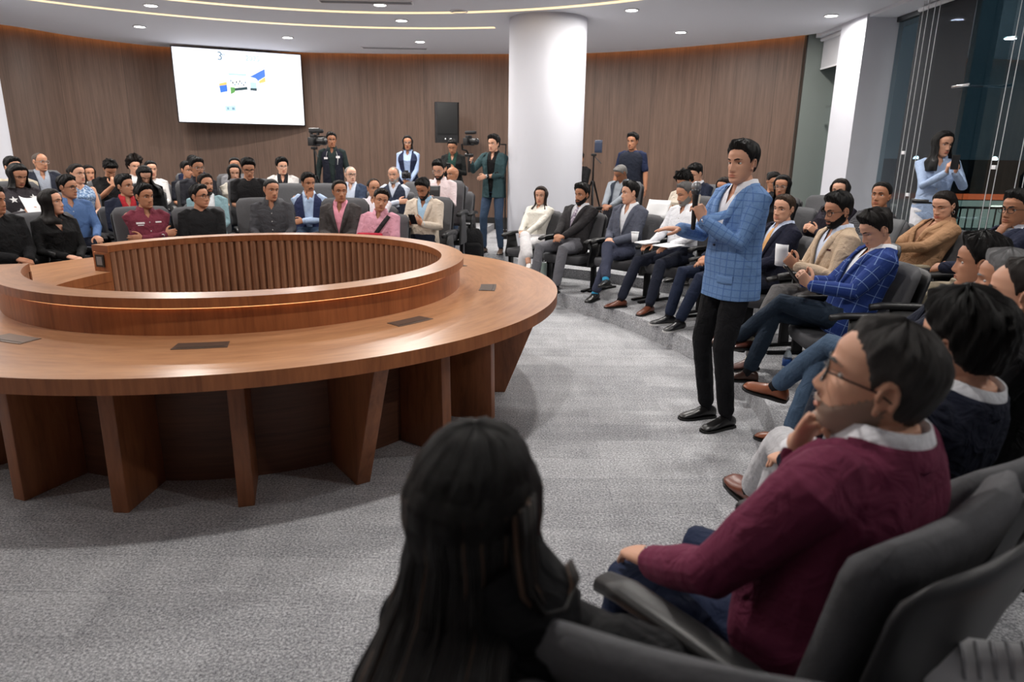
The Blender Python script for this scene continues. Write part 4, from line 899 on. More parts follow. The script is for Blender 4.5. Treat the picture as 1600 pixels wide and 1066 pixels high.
    if hk == 'pony': v, q_ = tube([(0, -.10, .03), (0, -.135, .02), (0, -.15, -.06), (.01, -.135, -.17), (.015, -.12, -.25)], [.022, .03, .032, .026, .012], 14); HP.append(((v, q_, np.array(v)*[20, 4, 9]), MH))
    if HP:
        v = np.concatenate([X(h[0], m_) for h, m_ in HP]); q_ = []; n = 0; hv = np.concatenate([h[2] for h, m_ in HP])
        for h, m_ in HP: q_ += [tuple(i+n for i in t) for t in h[1]]; n += len(h[0])
        e = addc('hair', (v, q_), hcol, PO); vec_attr(e.data, 'hv', hv)
    if glasses:
        m = MB(); g = []
        for sg in (-1, 1):
            c = np.array([sg*.031, .094, .001]); w_, h_ = .0245, .0185; P_ = [c+np.array([w_*math.copysign(abs(math.cos(t))**.6, math.cos(t)), -.004*abs(math.cos(t)), h_*math.copysign(abs(math.sin(t))**.7, math.sin(t))]) for t in [2*PI*i/20 for i in range(21)]]
            m.tube(P_, [.0019]*21, 6); m.tube([c+np.array([sg*.024, -.003, .006]), (sg*.072, .05, .008), (sg*.0775, .0, .006), (sg*.076, -.03, -.006)], [.0018]*4, 6)
        m.tube([(-.008, .0955, .005), (0, .098, .007), (.008, .0955, .005)], [.0017]*3, 6); addc('glasses', (X(m.v, MH), m.f), glasses, PO)
    # top garment
    arms_ = [(S_[1], E_[1], T_[1]), (S_[-1], E_[-1], T_[-1])]
    sleeve = lambda k, rr, end: tube([S_[k]-r*k*.035*s+u*.004*s, S_[k]+r*k*.004*s, S_[k]*.55+E_[k]*.45, E_[k], E_[k]*.5+T_[k]*.5, T_[k]*end+E_[k]*(1-end)], [x*s*sw for x in (rr[0], *rr)], 16)
    Lsk = -.22 if (stand and kind in ('suit', 'open')) else -.2
    def garment(name, m_, dl, rr, end, h0=-.2, wr=.0042, vc=None, nos=False, skirt=False, sl=None):
        ps = [torso_parts(P, u, fw, r, s, fat, fem, dl, h0, .53)]
        if skirt: ps.append(loft([[P+Z3*z*s+r*((a_+dl)*s*x)+f*((b_+dl)*s*y) for x, y in rring(1, 1, 2.6, 28)] for z, a_, b_ in ((.06, .160*fat, .120*fat), (-.03, .172, .128), (-.10, .178, .133), (-.165, .180, .136))]))
        if not nos:
            for k in (-1, 1):
                if sl == 'short': ps.append(tube([S_[k]-r*k*.035*s+u*.004*s, S_[k]+r*k*.004*s, S_[k]*.5+E_[k]*.5, S_[k]*.18+E_[k]*.82], [.066*s*sw, .066*s*sw, .062*s*sw, .060*s*sw], 16))
                elif sl != 'none': ps.append(sleeve(k, rr, end))
        me = union(ps, v_far, 3, .5); wrinkle(me, wr*s)
        if c1 is m_ or isinstance(m_, bpy.types.Material) and m_.name.startswith('plaid'): vec_attr(me, 'cuv', seg_uv(coords(me), P, u, r, fw, s, arms_))
        if vc: vcut(me, P, u, r, fw, s, vc[0], .505, vc[1], vc[2] if len(vc) > 2 else 0.)
        else: vcut(me, P, u, r, fw, s, .485, .515, .055)
        return link_mesh(name, me, m_, PO)
    bv = lambda o_: BVHTree.FromPolygons([v_.co for v_ in o_.data.vertices], [p_.vertices[:] for p_ in o_.data.polygons])
    def collar(m_, k=1., drop=.034, name='collar', back=False):
        nc = P+u*.512*s-fw*.016*s; rows = []; A0 = rad(75 if back else 20)
        for i in range(25):
            a_ = A0+(2*PI-2*A0)*i/24; c_, s__ = math.cos(a_), math.sin(a_); fr_ = max(0, c_)
            rows.append([nc+(r*s__*.070*k*q_+fw*(c_*.072*k*q_+.006))*s+u*(z_-.030*fr_)*s-u*drop*e_*fr_**3*s+fw*.012*e_*fr_**2*s for q_, z_, e_ in (((1.06, -.035, 0), (1.0, .0, 0), (.98, .018, 0), (1.02, .020, .0), (1.13, -.020, 1.)) if back else ((1.06, -.014, 0), (.97, .016, 0), (.94, .040, 0), (1.0, .043, .0), (1.22, .008, 1.))) ])
        v = [p for row in rows for p in row]; q_ = []
        for i in range(24):
            for j in range(4): a_ = i*5+j; q_.append((a_, a_+1, a_+6, a_+5))
        return addc(name, (v, q_), m_, PO)
    SR = [.064, .058, .050, .044, .039]; JR = [.071, .064, .056, .049, .044]
    if kind in ('suit', 'open', 'vest', 'crewvest'):
        M2 = cloth(cl[2], .6)
        if kind in ('vest', 'crewvest'):
            garment('shirt', M2, 0., SR, .96, vc=(.43, .045)); g = garment('vest', M1, .012, JR, 1, nos=True, vc=(.30, .075) if kind == 'crewvest' else (-.16, .075, .012)); collar(M2)
            ex = [torso_parts]  # arm openings are closed by the shoulder of the shirt
        else:
            sh = addc('shirt', torso_parts(P, u, fw, r, s, fat, fem, .000, -.2, .525, n=36), M2, PO); me = sh.data; vcut(me, P, u, r, fw, s, .455 if (len(cl) > 3 and cl[3]) else .40, .505, .042); 
            g = garment('jacket', M1, .013, JR, .95, wr=.0048, vc=(.17, .078) if kind == 'suit' else (-.16, .082, .02), skirt=stand)
            collar(M2); collar(M1, 1.20, .0, 'jacket_collar', True)
            for k in (-1, 1): d_ = unit(T_[k]-E_[k]); addc('cuff', tube([T_[k]-d_*.045*s, T_[k]-d_*.008*s], [.0385*s*sw, .0385*s*sw], 16, False), M2, PO)
            b_ = bv(g)
            if kind == 'suit':
                for k in (-1, 1):
                    hs = [.495, .455, .41, .37, .33, .28, .23, .19]; wv = lambda h: .078*(h-.17)/(.505-.17); lw = [.022, .042, .058, .052, .045, .036, .024, .008]
                    A = [[on_front(b_, P, u, r, fw, s, k*(wv(h)+.004+w_*t), h+(.012*t if i < 3 else 0), o_) for t, o_ in ((0, .004), (.08, .013), (.5, .015), (1., .013), (1.03, .001))] for i, (h, w_) in enumerate(zip(hs, lw))]
                    v = [p for row in A for p in row]; q_ = [(i*5+j, i*5+j+1, i*5+j+6, i*5+j+5) for i in range(7) for j in range(4)]; e = addc('lapel', (v, q_), M1, PO)
                    if isinstance(c1, bpy.types.Material): vec_attr(e.data, 'cuv', seg_uv(np.array(v), P, u, r, fw, s, []))
            if len(cl) > 3 and cl[3]:
                b2 = bv(sh); tm = cl[3] if isinstance(cl[3], bpy.types.Material) else cloth(cl[3], .5); addc('necktie', strip(b2, fr, [(0, .487), (0, .46), (0, .445), (0, .40), (0, .30), (0, .2), (0, .12)], [.021, .014, .013, .022, .030, .036, .036], .007), tm, PO)
        if kind == 'vest' and len(cl) > 3: pass
    else:
        m_ = M1; sl = 'short' if kind in ('tee', 'polo') else ('none' if kind == 'sleeveless' else None)
        g = garment({'tee': 't_shirt', 'polo': 'polo_shirt', 'sweater': 'sweater', 'shirt': 'shirt', 'blouse': 'blouse', 'sleeveless': 'top'}[kind], m_, .004 if kind != 'sweater' else .012, SR if kind != 'sweater' else JR, .97, vc=vv[kind], sl=sl)
        if kind in ('shirt', 'polo', 'blouse'): collar(m_)
        if kind == 'shirt' and dp < 9.:
            b_ = bv(g)
            for h in (.38, .29, .20, .11): p = on_front(b_, P, u, r, fw, s, 0, h, .001); addc('button', ell(p, (.006, .006, .006), 8, 6), mat('button_pale', srgb(205, 205, 205), .4), PO)
    # trousers
    if tr is not None:
        mt = tr if isinstance(tr, bpy.types.Material) else cloth(tr, .8); ps = [loft([[P+u*h*s+r*a_*s*x+fw*b_*s*y for x, y in rring(1, 1, 2.6, 26)] for h, a_, b_ in ((-.13, .08, .07), (-.09, .150, .115), (-.02, .172, .125), (.06, .168, .122), (.10, .16, .116))])]
        if not stand: ps[0] = loft([[P+Z3*h*s+r*a_*s*x+f*(b_*y+.02)*s for x, y in rring(1, 1, 2.6, 26)] for h, a_, b_ in ((-.085, .12, .10), (-.07, .165, .13), (.0, .172, .13), (.08, .168, .125), (.11, .16, .116))])
        ft = 1+(fat-1)*.5
        for k in (-1, 1):
            e_ = .93 if not legd else legd; an = A_[k]*e_+K_[k]*(1-e_); wl = 1.35 if legd else 1.
            ps.append(tube([Hp[k], Hp[k]*.5+K_[k]*.5, K_[k], K_[k]*.55+A_[k]*.45, an], [.088*s*ft, .082*s*ft, .065*s, .060*s*wl, .053*s*wl], 16))
        me = union(ps, v_far, 3, .5); wrinkle(me, .004*s, 26); link_mesh('trousers', me, mt, PO)
    if shoe is not None:
        for k in (-1, 1):
            a_, b_ = shoe_parts(A_[k], TD[k], TU[k], s*(.92 if fem else 1.)); e = addc('shoe', a_, mat('leather_%d_%d_%d' % shoe, srgb(*shoe), .32), PO); addc('sole', b_, mat('sole_%d_%d_%d' % sole, srgb(*sole), .6), e, False)
            if not legd: d_ = unit(K_[k]-A_[k]); addc('sock', tube([A_[k]-d_*.03*s, A_[k]+d_*.10*s], [.036*s, .040*s], 12), cloth(sock, .4), PO)
    info = dict(o=PO, base=base, P=P, u=u, r=r, f=f, fw=fw, s=s, hc=hc, T=T_, E=E_, S=S_, K=K_, A=A_, MH=MH, hd=hd, fr=fr, g=g, bv=bv, hf=hf, addc=addc)
    if ch is not None and not stand:
        c0 = base+f*(.03+chdy)+r*chdx; sz = (P[2]-.085*s); chair(c0[0], c0[1], z0, yaw_of(f2), ch, None, chzs or max(.86, min(1.22, sz/.435))*chz)
    return info
def badge(i, x, h, w, hh, m, name='badge'):         # a small flat mark on the chest
    b_ = i['bv'](i['g']); P, u, r, fw, s = i['fr']; v = []; n = 5
    for b in range(3):
        for a in range(n): v.append(on_front(b_, P, u, r, fw, s, x+w*(a/(n-1)-.5), h+hh*(b/2-.5), .0045))
    addc(name, (v, [(b*n+a, b*n+a+1, b*n+n+a+1, b*n+n+a) for b in range(2) for a in range(n-1)]), m, i['o'])
def band(i, path, w, m, name, off=.006): 
    b_ = i['bv'](i['g']); return addc(name, strip(b_, i['fr'], path, w, off), m, i['o'])
def watch(i, k, m=None):
    d = unit(i['T'][k]-i['E'][k]); p = i['T'][k]-d*.012; s = i['s']; e = addc('wristwatch', tube([p-d*.010, p+d*.010], [.031*s, .031*s], 16, False), m or BLK, i['o']); n = -np.asarray(i['hd'][k][1], float); n = unit(n-d*(n@d)); c = p+n*.031*s; t = np.cross(d, n)
    v, q_ = tube([c-n*.004, c+n*.005], [.018*s, .018*s], 16, False); addc('watch_face', (v, q_), CHROME if m is None else m, e); return e
WGL = mat('glasses_black', srgb(20, 20, 22), .3); CGL = mat('glasses_clear', srgb(170, 160, 155), .3); BGL = mat('glasses_brown', srgb(70, 50, 40), .3)
# ------------------------------------------------------------------ the audience: far side of the table, front row on the floor
BK = (13, 11, 11); DB = (27, 20, 17); GR = (120, 118, 116)
JEAN = (56, 72, 94); DJEAN = (38, 50, 64); NAVY = (28, 32, 46); BLKT = (20, 20, 22)
CW = 'charcoal upholstered conference chair under '
BLUEP = plaid('plaid_blue', (112, 146, 194), (82, 114, 166), .085, .006, (72, 108, 172)); ROYAL = plaid('plaid_royal', (40, 62, 126), (126, 152, 200), .075, .0045); MICROP = plaid('plaid_charcoal', (44, 44, 48), (96, 96, 102), .022, .003)
FLORAL = mat('floral_cloth', rough=.85); N = NT(FLORAL); N.col(N.ramp(N.noise(N.obj(), 38, 3, .7), [(.35, srgb(52, 76, 120)), (.52, srgb(120, 150, 186)), (.66, srgb(214, 222, 230))]))
PINKS = mat('pink_stripe', rough=.8); N = NT(PINKS); N.col(N.mix(N.noise(N.scale(N.obj(), (90, 90, 4)), 1.5, 2), srgb(232, 150, 170), srgb(240, 200, 210)))
TIEP = mat('tie_check', rough=.6); N = NT(TIEP); N.col(N.ramp(N.noise(N.obj(), 60, 2), [(.4, srgb(96, 82, 108)), (.6, srgb(196, 188, 200))]))
MAROON = cloth((112, 46, 72), .7)
person('person in plain black at the photo edge beside the dark-haired woman, hand on lap', -9, 296, 332, R=2.95, cl=('sweater', (20, 20, 22)), hair=('short', BK), sk=3, tr=BLKT, look=20, ch=CW+'the person in black at the very edge')
person('woman in a black V-neck blouse with dark shoulder-length hair, hands in her lap', 81, 298, 335, R=2.95, fem=True, s=.93, cl=('blouse', (22, 22, 23)), hair=('long', (24, 20, 19), dict(L=.20, face=62)), sk=1, tr=BLKT, look=38, pitch=6, ch=CW+'the woman in the black V-neck blouse')
i = person('man in a maroon long-sleeved shirt with arms crossed and a dark watch', 226, 289, 327, R=2.95, cl=('shirt', (112, 48, 62)), hair=('short', BK, dict(top=.026)), sk=3, tr=NAVY, arms='crossed', look=22, fat=1.08, ch=CW+'the man in the maroon shirt')
LOGO = mat('logo_white', srgb(220, 216, 218), .6)
badge(i, .085, .375, .075, .018, LOGO); badge(i, .085, .353, .055, .008, LOGO); badge(i, -.085, .38, .06, .014, LOGO); watch(i, 1)
person('man in a black crew-neck T-shirt with dark glasses and swept-back hair', 312, 290, 325, R=2.95, cl=('tee', (24, 24, 26)), hair=('short', BK, dict(top=.02, front=.018)), sk=2, tr=BLKT, look=42, pitch=4, glasses=WGL, fat=1.12, ch=CW+'the man in the black T-shirt with glasses')
person('man with cropped hair in a dark grey buttoned shirt', 424, 281, 313, R=2.95, cl=('shirt', (62, 62, 66)), chdx=.12, hair=('buzz', BK), sk=2, tr=BLKT, look=26, pitch=-4, hroll=4, fat=1.1, arms='thighs', ch=CW+'the man in the dark grey buttoned shirt')
i = person('man in a charcoal blazer over a pink striped shirt', 531, 284, 316, R=2.95, cl=('suit', (66, 62, 62), (226, 150, 168)), hair=('recede', DB, dict(top=.016)), sk=3, tr=(40, 40, 46), look=24, pitch=3, ch=CW+'the man in the charcoal blazer')
i = person('man in a pink polo shirt with a red shoulder bag, head tilted', 595, 297, 331, R=2.9, cl=('polo', (204, 148, 164)), hair=('short', DB, dict(top=.024)), sk=2, tr=(36, 40, 52), look=28, hroll=14, fat=1.08, arms='thighs', ch=CW+'the man in the pink polo shirt')
band(i, [(-.12, .47), (-.08, .40), (-.02, .31), (.05, .21), (.10, .13)], .024, BLKT if False else cloth((38, 36, 38)), 'bag_strap', .012)
b = i; e = empty('shoulder_bag', b['base']+b['P']+b['u']*.19+b['fw']*.175+b['r']*(-.0)+b['r']*.06, yaw_of(b['f'][:2]), 'flat red shoulder bag resting on the lap of the man in pink', 'bag')
RB = cloth((176, 44, 62)); v, f = loft([[(x, y, z) for x, y in rring(w, d_, 4)] for z, w, d_ in ((-.07, .10, .02), (-.06, .13, .035), (.03, .14, .04), (.07, .135, .028), (.078, .12, .012))]); mesh_obj('bag_body', v, f, RB, e)
m = MB(); m.box((-.12, .036, .028), (.12, .043, .034)); m.build('zip', cloth((120, 30, 44)), e, False)
i = person('bearded man in a cream jacket and light blue shirt looking down at his phone', 661, 277, 314, R=3.45, cl=('suit', (206, 192, 176), (168, 200, 226)), hair=('short', BK), sk=3, beard=True, tr=NAVY, arms='phone', look=-8, pitch=-24, eyes=.35, ch=CW+'the man in the cream jacket with the phone')
def held_phone(i, label, k=1, off=(0, .10, .06), tilt=(.0, -.7, .8), s=1.):
    p = i['base']+(i['T'][1]+i['T'][-1])*.5*(k == 0)+(i['T'][k] if k else 0)+i['f']*off[1]+Z3*off[2]+i['r']*off[0]; up = i['f']*(-tilt[1])+Z3*tilt[2]; fd = i['f']*tilt[2]-Z3*(-tilt[1])
    return phone(p, fd, up, label, s)
held_phone(i, 'black phone held in both hands by the man in the cream jacket', 0)
# second row on the low step
i = person('young woman in a dark grey sweater with white stars, looking down', 28, 257, 291, R=4.0, z0=T1, fem=True, s=.93, cl=('sweater', (58, 54, 58)), hair=('long', BK, dict(L=.13, face=60)), sk=2, tr=(150, 148, 150), look=10, pitch=-22, eyes=.4, arms='phone', ch=CW+'the young woman in the starry sweater')
STAR = mat('star_white', srgb(222, 222, 222), .7)
for x, h in ((.10, .37), (-.09, .39), (.06, .24), (-.07, .22)):
    b_ = i['bv'](i['g']); P, u, r, fw, s = i['fr']; pts = [on_front(b_, P, u, r, fw, s, x+(.038 if k % 2 == 0 else .016)*math.sin(k*PI/5), h+(.038 if k % 2 == 0 else .016)*math.cos(k*PI/5), .006) for k in range(10)]; c = on_front(b_, P, u, r, fw, s, x, h, .008)
    addc('star', (pts+[c], [(k, (k+1) % 10, 10) for k in range(10)]), STAR, i['o'], False)
sheet(i['base']+i['T'][1]*.5+i['T'][-1]*.5+i['f']*.06+Z3*.05, i['f']*.7+Z3*.7, Z3, .20, .27, 'rolled white paper held by the young woman in the starry sweater', roll=.05)
i = person('man in a mid blue shirt with thin black glasses, hand on thigh', 106, 276, 311, R=3.95, z0=T1, cl=('shirt', (84, 112, 158)), hair=('short', BK, dict(top=.026)), sk=2, tr=NAVY, look=36, glasses=WGL, arms='thighs', ch=CW+'the man in the mid blue shirt')
person('man in a navy jacket over a bright red polo', 196, 275, 308, R=3.95, z0=T1, cl=('open', (34, 38, 54), (172, 42, 50)), hair=('short', BK, dict(top=.026, front=.018)), sk=2, tr=NAVY, look=34, pitch=5, hroll=-5, ch=CW+'the man in the navy jacket and red polo')
person('bearded man in an open pale teal shirt over white', 322, 274, 305, R=3.95, z0=T1, cl=('open', (134, 164, 172), (226, 228, 232)), hair=('recede', DB), sk=2, must=True, beard=True, tr=(40, 44, 56), look=24, pitch=5, fat=1.08, ch=CW+'the man in the pale teal shirt')
person('man in a black crew sweater and jeans looking down through glasses', 388, 248, 280, R=4.35, z0=T1, cl=('tee', (24, 23, 25)), hair=('short', BK, dict(top=.03)), sk=2, tr=JEAN, look=8, pitch=-18, glasses=WGL, eyes=.4, sitz=.16+.60, ch=CW+'the man in black looking down through glasses')
i = person('man with moustache in a navy quilted vest, hand raised to his chin', 482, 273, 301, R=3.95, z0=T1, cl=('vest', (40, 46, 78), (176, 196, 226)), hair=('short', BK, dict(top=.026)), sk=3, must=True, tr=JEAN, arms='chin', look=26, pitch=-2, ch=CW+'the man in the navy quilted vest')
person('balding man in a pale pinkish white shirt behind the pink polo', 584, 279, 311, R=3.95, z0=T1, cl=('shirt', (226, 218, 226)), hair=('fringe', DB, dict(top=.01)), sk=2, tr=NAVY, look=30, ch=CW+'the balding man in the pale shirt')
i = person('bearded man with glasses in a pale pink shirt reading a tablet', 686, 248, 284, R=4.4, z0=T1, cl=('shirt', (230, 212, 214)), hair=('short', BK, dict(top=.03)), sk=1, beard=True, glasses=CGL, tr=(150, 148, 148), look=-4, pitch=-16, eyes=.4, arms='phone', sitz=.16+.64, ch=CW+'the bearded man in the pale pink shirt')
sheet(i['base']+i['T'][1]*.5+i['T'][-1]*.5+i['f']*.05+Z3*.06, i['f']+Z3*.2, Z3, .2, .27, 'black tablet held upright by the bearded man in pale pink', 'tablet', 'tablet', mt=BLK, th=.004)
# third row
person('bald man with glasses in a dark navy jacket against the walnut wall', 63, 239, 268, R=6.0, z0=T2, cl=('open', (36, 40, 52), (150, 156, 168)), hair=('fringe', (90, 80, 74), dict(top=.004, side=.004)), sk=2, glasses=CGL, tr=NAVY, look=26, ch=CW+'the bald man by the white column')
person('dark-haired person in beige half hidden behind the starry sweater', 21, 248, 278, R=5.3, z0=T2, cl=('sweater', (196, 186, 166)), hair=('short', BK), sk=2, tr=NAVY, look=16, ch=CW+'the person in beige behind the starry sweater')
person('young woman in a sleeveless blue floral top with her hair tied back', 121, 256, 289, R=5.0, z0=T2, fem=True, s=.93, cl=('sleeveless', FLORAL), hair=('bun', DB), sk=1, tr=JEAN, look=30, pitch=2, arms='lap', ch=CW+'the young woman in the blue floral top')
person('long-haired person in white half hidden behind the blue floral top', 139, 257, 286, R=7.0, z0=T2, fem=True, s=.93, cl=('sweater', (206, 204, 204)), hair=('long', DB, dict(L=.2)), sk=2, tr=NAVY, look=10, ch=CW+'the person in white behind the blue floral top')
person('young man in a black T-shirt bent over with a hand at his forehead', 172, 250, 279, R=6.0, z0=T2, cl=('tee', (22, 22, 24)), hair=('short', BK, dict(top=.034, side=.014)), sk=2, tr=NAVY, look=6, pitch=-42, eyes=0, wrists={1: (.02, .30, .40)}, hands={1: ((-.2, -.2, .9), (0, -1, 0), 40)}, ch=CW+'the young man bent over in black')
person('young man in white with wavy brown hair against the walnut wall', 210, 247, 273, R=7.0, z0=T2, cl=('tee', (212, 208, 206)), hair=('curly', DB), sk=1, tr=NAVY, look=14, pitch=-8, ch=CW+'the wavy-haired young man in white')
person('woman in white with dark hair tied back at the wall', 236, 252, 279, R=6.0, z0=T2, fem=True, s=.93, cl=('sweater', (214, 212, 210)), hair=('bun', BK), sk=1, tr=NAVY, look=12, ch=CW+'the woman in white with tied back hair')
person('woman with long dark wavy hair in black bent over her lap', 226, 259, 289, R=4.95, z0=T2, fem=True, s=.93, cl=('sweater', (22, 21, 23)), hair=('long', BK, dict(L=.26, flare=.07, wave=.012, face=50)), sk=1, tr=BLKT, look=4, pitch=-34, eyes=0, ch=CW+'the woman in black bent over her lap')
person('man with glasses and moustache in a charcoal jacket behind the pale teal shirt', 308, 247, 279, R=4.9, z0=T2, cl=('shirt', (42, 42, 48)), hair=('short', BK, dict(top=.03)), sk=3, must=True, glasses=CGL, tr=NAVY, look=22, ch=CW+'the man in the charcoal jacket')
person('person in dark blue leaning in behind the man in the charcoal jacket', 293, 253, 280, R=6.0, z0=T2, cl=('tee', (24, 26, 34)), hair=('short', BK), sk=2, tr=JEAN, look=30, ch=CW+'the person in dark blue leaning in')
person('dark-haired person in navy at the wall, only hair showing above the charcoal jacket', 302, 243, 270, R=7.0, z0=T2, cl=('sweater', (30, 36, 60)), hair=('short', BK), sk=2, tr=NAVY, look=10, ch=CW+'the person in navy at the wall')
person('young woman in a cream cardigan holding a hand over her mouth', 366, 257, 285, R=5.0, z0=T2, fem=True, s=.93, cl=('open', (206, 200, 188), (120, 140, 176)), hair=('long', BK, dict(L=.09, face=56)), sk=1, tr=JEAN, arms='chin', look=6, pitch=-4, ch=CW+'the young woman in the cream cardigan')
person('person in grey with dark tied hair behind the cream cardigan', 367, 247, 272, R=6.0, z0=T2, fem=True, s=.93, cl=('sweater', (120, 120, 124)), hair=('bun', BK), sk=2, tr=NAVY, look=2, ch=CW+'the person in grey behind the cream cardigan')
person('young person with glasses in a white jacket over black', 441, 247, 275, R=6.0, z0=T2, cl=('open', (216, 212, 210), (28, 28, 32)), hair=('short', BK, dict(top=.034, side=.016)), sk=1, glasses=CGL, tr=NAVY, look=16, ch=CW+'the young person in the white jacket')
person('bald older man with dark glasses in a slate blue jacket and light shirt', 548, 260, 287, R=5.0, z0=T2, cl=('open', (54, 66, 88), (198, 208, 226)), hair=('fringe', (150, 145, 140), dict(top=.003, side=.003)), sk=0, glasses=WGL, tr=NAVY, look=26, ch=CW+'the bald man in the slate blue jacket')
person('bald man in a navy sweater vest and white shirt with arms crossed', 615, 259, 289, R=5.0, z0=T2, cl=('crewvest', (42, 48, 64), (206, 214, 230)), hair=('fringe', (140, 134, 128), dict(top=.003, side=.005)), sk=1, beard=(150, 146, 142), arms='crossed', tr=BLKT, look=-4, ch=CW+'the man in the navy sweater vest')
person('man with shaved head in a grey jumper, chin propped on his hand', 707, 261, 286, R=5.4, z0=T2, cl=('sweater', (104, 104, 110)), hair=('bald', BK), sk=3, tr=JEAN, arms='chin', look=-30, pitch=4, ch=CW+'the man with the shaved head in grey')
# standing behind
i = person('cameraman in a black vest with an ID lanyard standing behind a video tripod', 518, 206, 233, dep=10.7, z0=T2, stand=True, s=.93, cl=('vest', (26, 28, 40), (34, 44, 44)), hair=('short', BK), sk=4, tr=BLKT, look=10, arms='side')
LAN = mat('lanyard_white', srgb(200, 200, 200), .6)
band(i, [(-.07, .46), (-.10, .36), (-.09, .25), (-.02, .16)], .005, LAN, 'lanyard', .012); band(i, [(.07, .46), (.09, .38), (.04, .26), (-.02, .16)], .005, LAN, 'lanyard', .012); badge(i, -.03, .12, .05, .08, BLK, 'id_card'); badge(i, .10, .35, .06, .03, LOGO); badge(i, -.10, .37, .06, .035, LOGO)
p = at(492, 250, 10.1); tripod(p[0], p[1], T2, at(490, 227, 10.1)[2]-T2-.05, 'black video tripod standing in front of the cameraman'); p = at(491, 221, 10.1)
camera_thing(p, (1., -.35, 0), 'black video camera mounted on the tripod before the cameraman', 1.45, True, True)
i = person('woman photographer in a navy vest and pale blue shirt camera at waist', 637, 211, 237, dep=10.9, z0=T2, stand=True, fem=True, s=.92, cl=('vest', (36, 42, 66), (168, 188, 224)), hair=('long', BK, dict(L=.10, face=60)), sk=3, glasses=CGL, tr=(52, 52, 58), look=6, arms='front')
camera_thing(i['base']+i['P']+i['f']*.25+Z3*.10, (i['f'][0], i['f'][1], .1), 'black still camera hanging at the waist of the woman photographer', 1.1)
i = person('woman in a long black coat over dark green reading her phone below the loudspeaker', 707, 217, 242, dep=11.1, z0=T1, stand=True, fem=True, s=.95, cl=('open', (24, 26, 26), (30, 58, 52)), hair=('bun', BK), sk=3, tr=BLKT, look=0, pitch=-24, eyes=.3, arms='phone')
held_phone(i, 'dark phone in the hands of the woman in the long black coat', 0)
i = person('videographer in a teal jacket and jeans standing on the aisle with a gimbal camera', 771, 212, 239, R=6.2, z0=T1, stand=True, s=.965, cl=('open', (54, 76, 80), (22, 22, 24)), hair=('short', BK, dict(top=.034, side=.02, front=.02)), sk=1, tr=JEAN, shoe=(84, 66, 54), look=-8, turn=-8, wrists={1: (.24, .34, .36), -1: (-.04, .24, .16)}, hands={1: ((0, .6, .5), (-.8, 0, 0), 70), -1: ((-.8, .3, -.2), (0, -1, -.3), 30)}, feet={1: (.15, .04), -1: (.12, .0)})
watch(i, -1, mat('watch_white', srgb(220, 220, 222), .4)); band(i, [(.14, .47), (.02, .36), (-.10, .22), (-.15, .14)], .02, cloth((30, 30, 32)), 'camera_strap', .012)
h = i['base']+i['T'][1]+i['f']*.07; e = empty('gimbal', h, yaw_of(i['f'][:2]), 'black handheld camera gimbal gripped by the videographer in teal', 'gimbal')
m = MB(); m.tube([(0, 0, -.12), (0, 0, .10)], [.022, .02], 12); m.build('grip', BLK, e); m = MB(); m.tube([(0, 0, .10), (.02, .03, .17), (.09, .03, .19)], [.016, .014, .014], 10); m.tube([(.09, .03, .19), (.10, .03, .26)], [.014, .014], 10); m.build('arm', BLKM, e); m = MB(); m.tube([(-.05, .0, .11), (.05, .0, .11)], [.025, .025], 12); m.build('motor', BLK, e)
camera_thing(h+np.array([.0, 0, .30]), (.75, -.66, 0), 'black mirrorless camera mounted on the gimbal', 1.25, False, True)
# ------------------------------------------------------------------ near right: the front row on the step
i = person('young woman in white jacket and white wide trousers seated before the white column', 845, 291, 322, R=4.55, z0=T1, fem=True, s=.92, cl=('shirt', (226, 222, 212)), hair=('long', (44, 32, 26), dict(L=.30, face=62, flare=.02)), sk=1, tr=(228, 226, 228), shoe=(222, 220, 218), sole=(230, 230, 230), legs='crossr', legd=.74, look=10, feet={1: (.1, .5), -1: (.06, .46)}, ch='charcoal conference chair under the woman in white before the column')
i = person('bearded man in a charcoal suit jacket, grey tie and grey trousers', 909, 287, 323, R=4.3, z0=T1, cl=('suit', (44, 42, 44), (214, 214, 220), TIEP), hair=('short', BK, dict(top=.034, side=.012)), sk=3, beard=True, tr=(104, 104, 110), look=-6, fat=1.06, feet={1: (.2, .52), -1: (.10, .50)}, ch='charcoal conference chair under the bearded man with the grey tie')
i = person('young man in a grey-blue blazer and open white shirt with legs crossed', 984, 285, 321, R=4.2, z0=T1, cl=('suit', (88, 92, 106), (226, 228, 234)), hair=('short', BK, dict(top=.03, front=.016)), sk=1, tr=(60, 64, 82), legs='crossr', sock=(60, 150, 190), look=-28, pitch=2, hroll=-8, feet={-1: (.02, .56), 1: (.1, .5)}, ch='charcoal conference chair under the young man in the grey-blue blazer')
i = person('grey-haired man in a white shirt with a notebook on his lap, looking down', 1071, 284, 322, R=4.12, z0=T1, cl=('shirt', (232, 234, 240)), hair=('short', (92, 90, 90), dict(top=.012)), sk=2, beard=(120, 116, 112), tr=(34, 38, 52), arms='thighs', look=-14, pitch=-14, eyes=.3, shoe=(112, 62, 44), feet={1: (.28, .56), -1: (.10, .52)}, ch='charcoal conference chair under the grey-haired man in the white shirt')
watch(i, -1); 
p = i['base']+i['P']+i['f']*.34+i['r']*.14+Z3*.135; sheet(p, Z3+i['f']*.05, i['f'], .15, .20, 'open notebook on the lap of the grey-haired man in white', 'notebook', 'notebook', th=.006)
p = i['base']+i['P']+i['f']*.36-i['r']*.16+Z3*.14; sheet(p, Z3+i['f']*.05, i['f'], .21, .22, 'white papers on the knee of the grey-haired man in white', th=.002)
c = i['base']+i['P']+i['f']*.30+i['r']*.36+Z3*.16; e = empty('paper_cup', c, 0, 'white paper cup standing on the armrest beside the grey-haired man', 'cup')
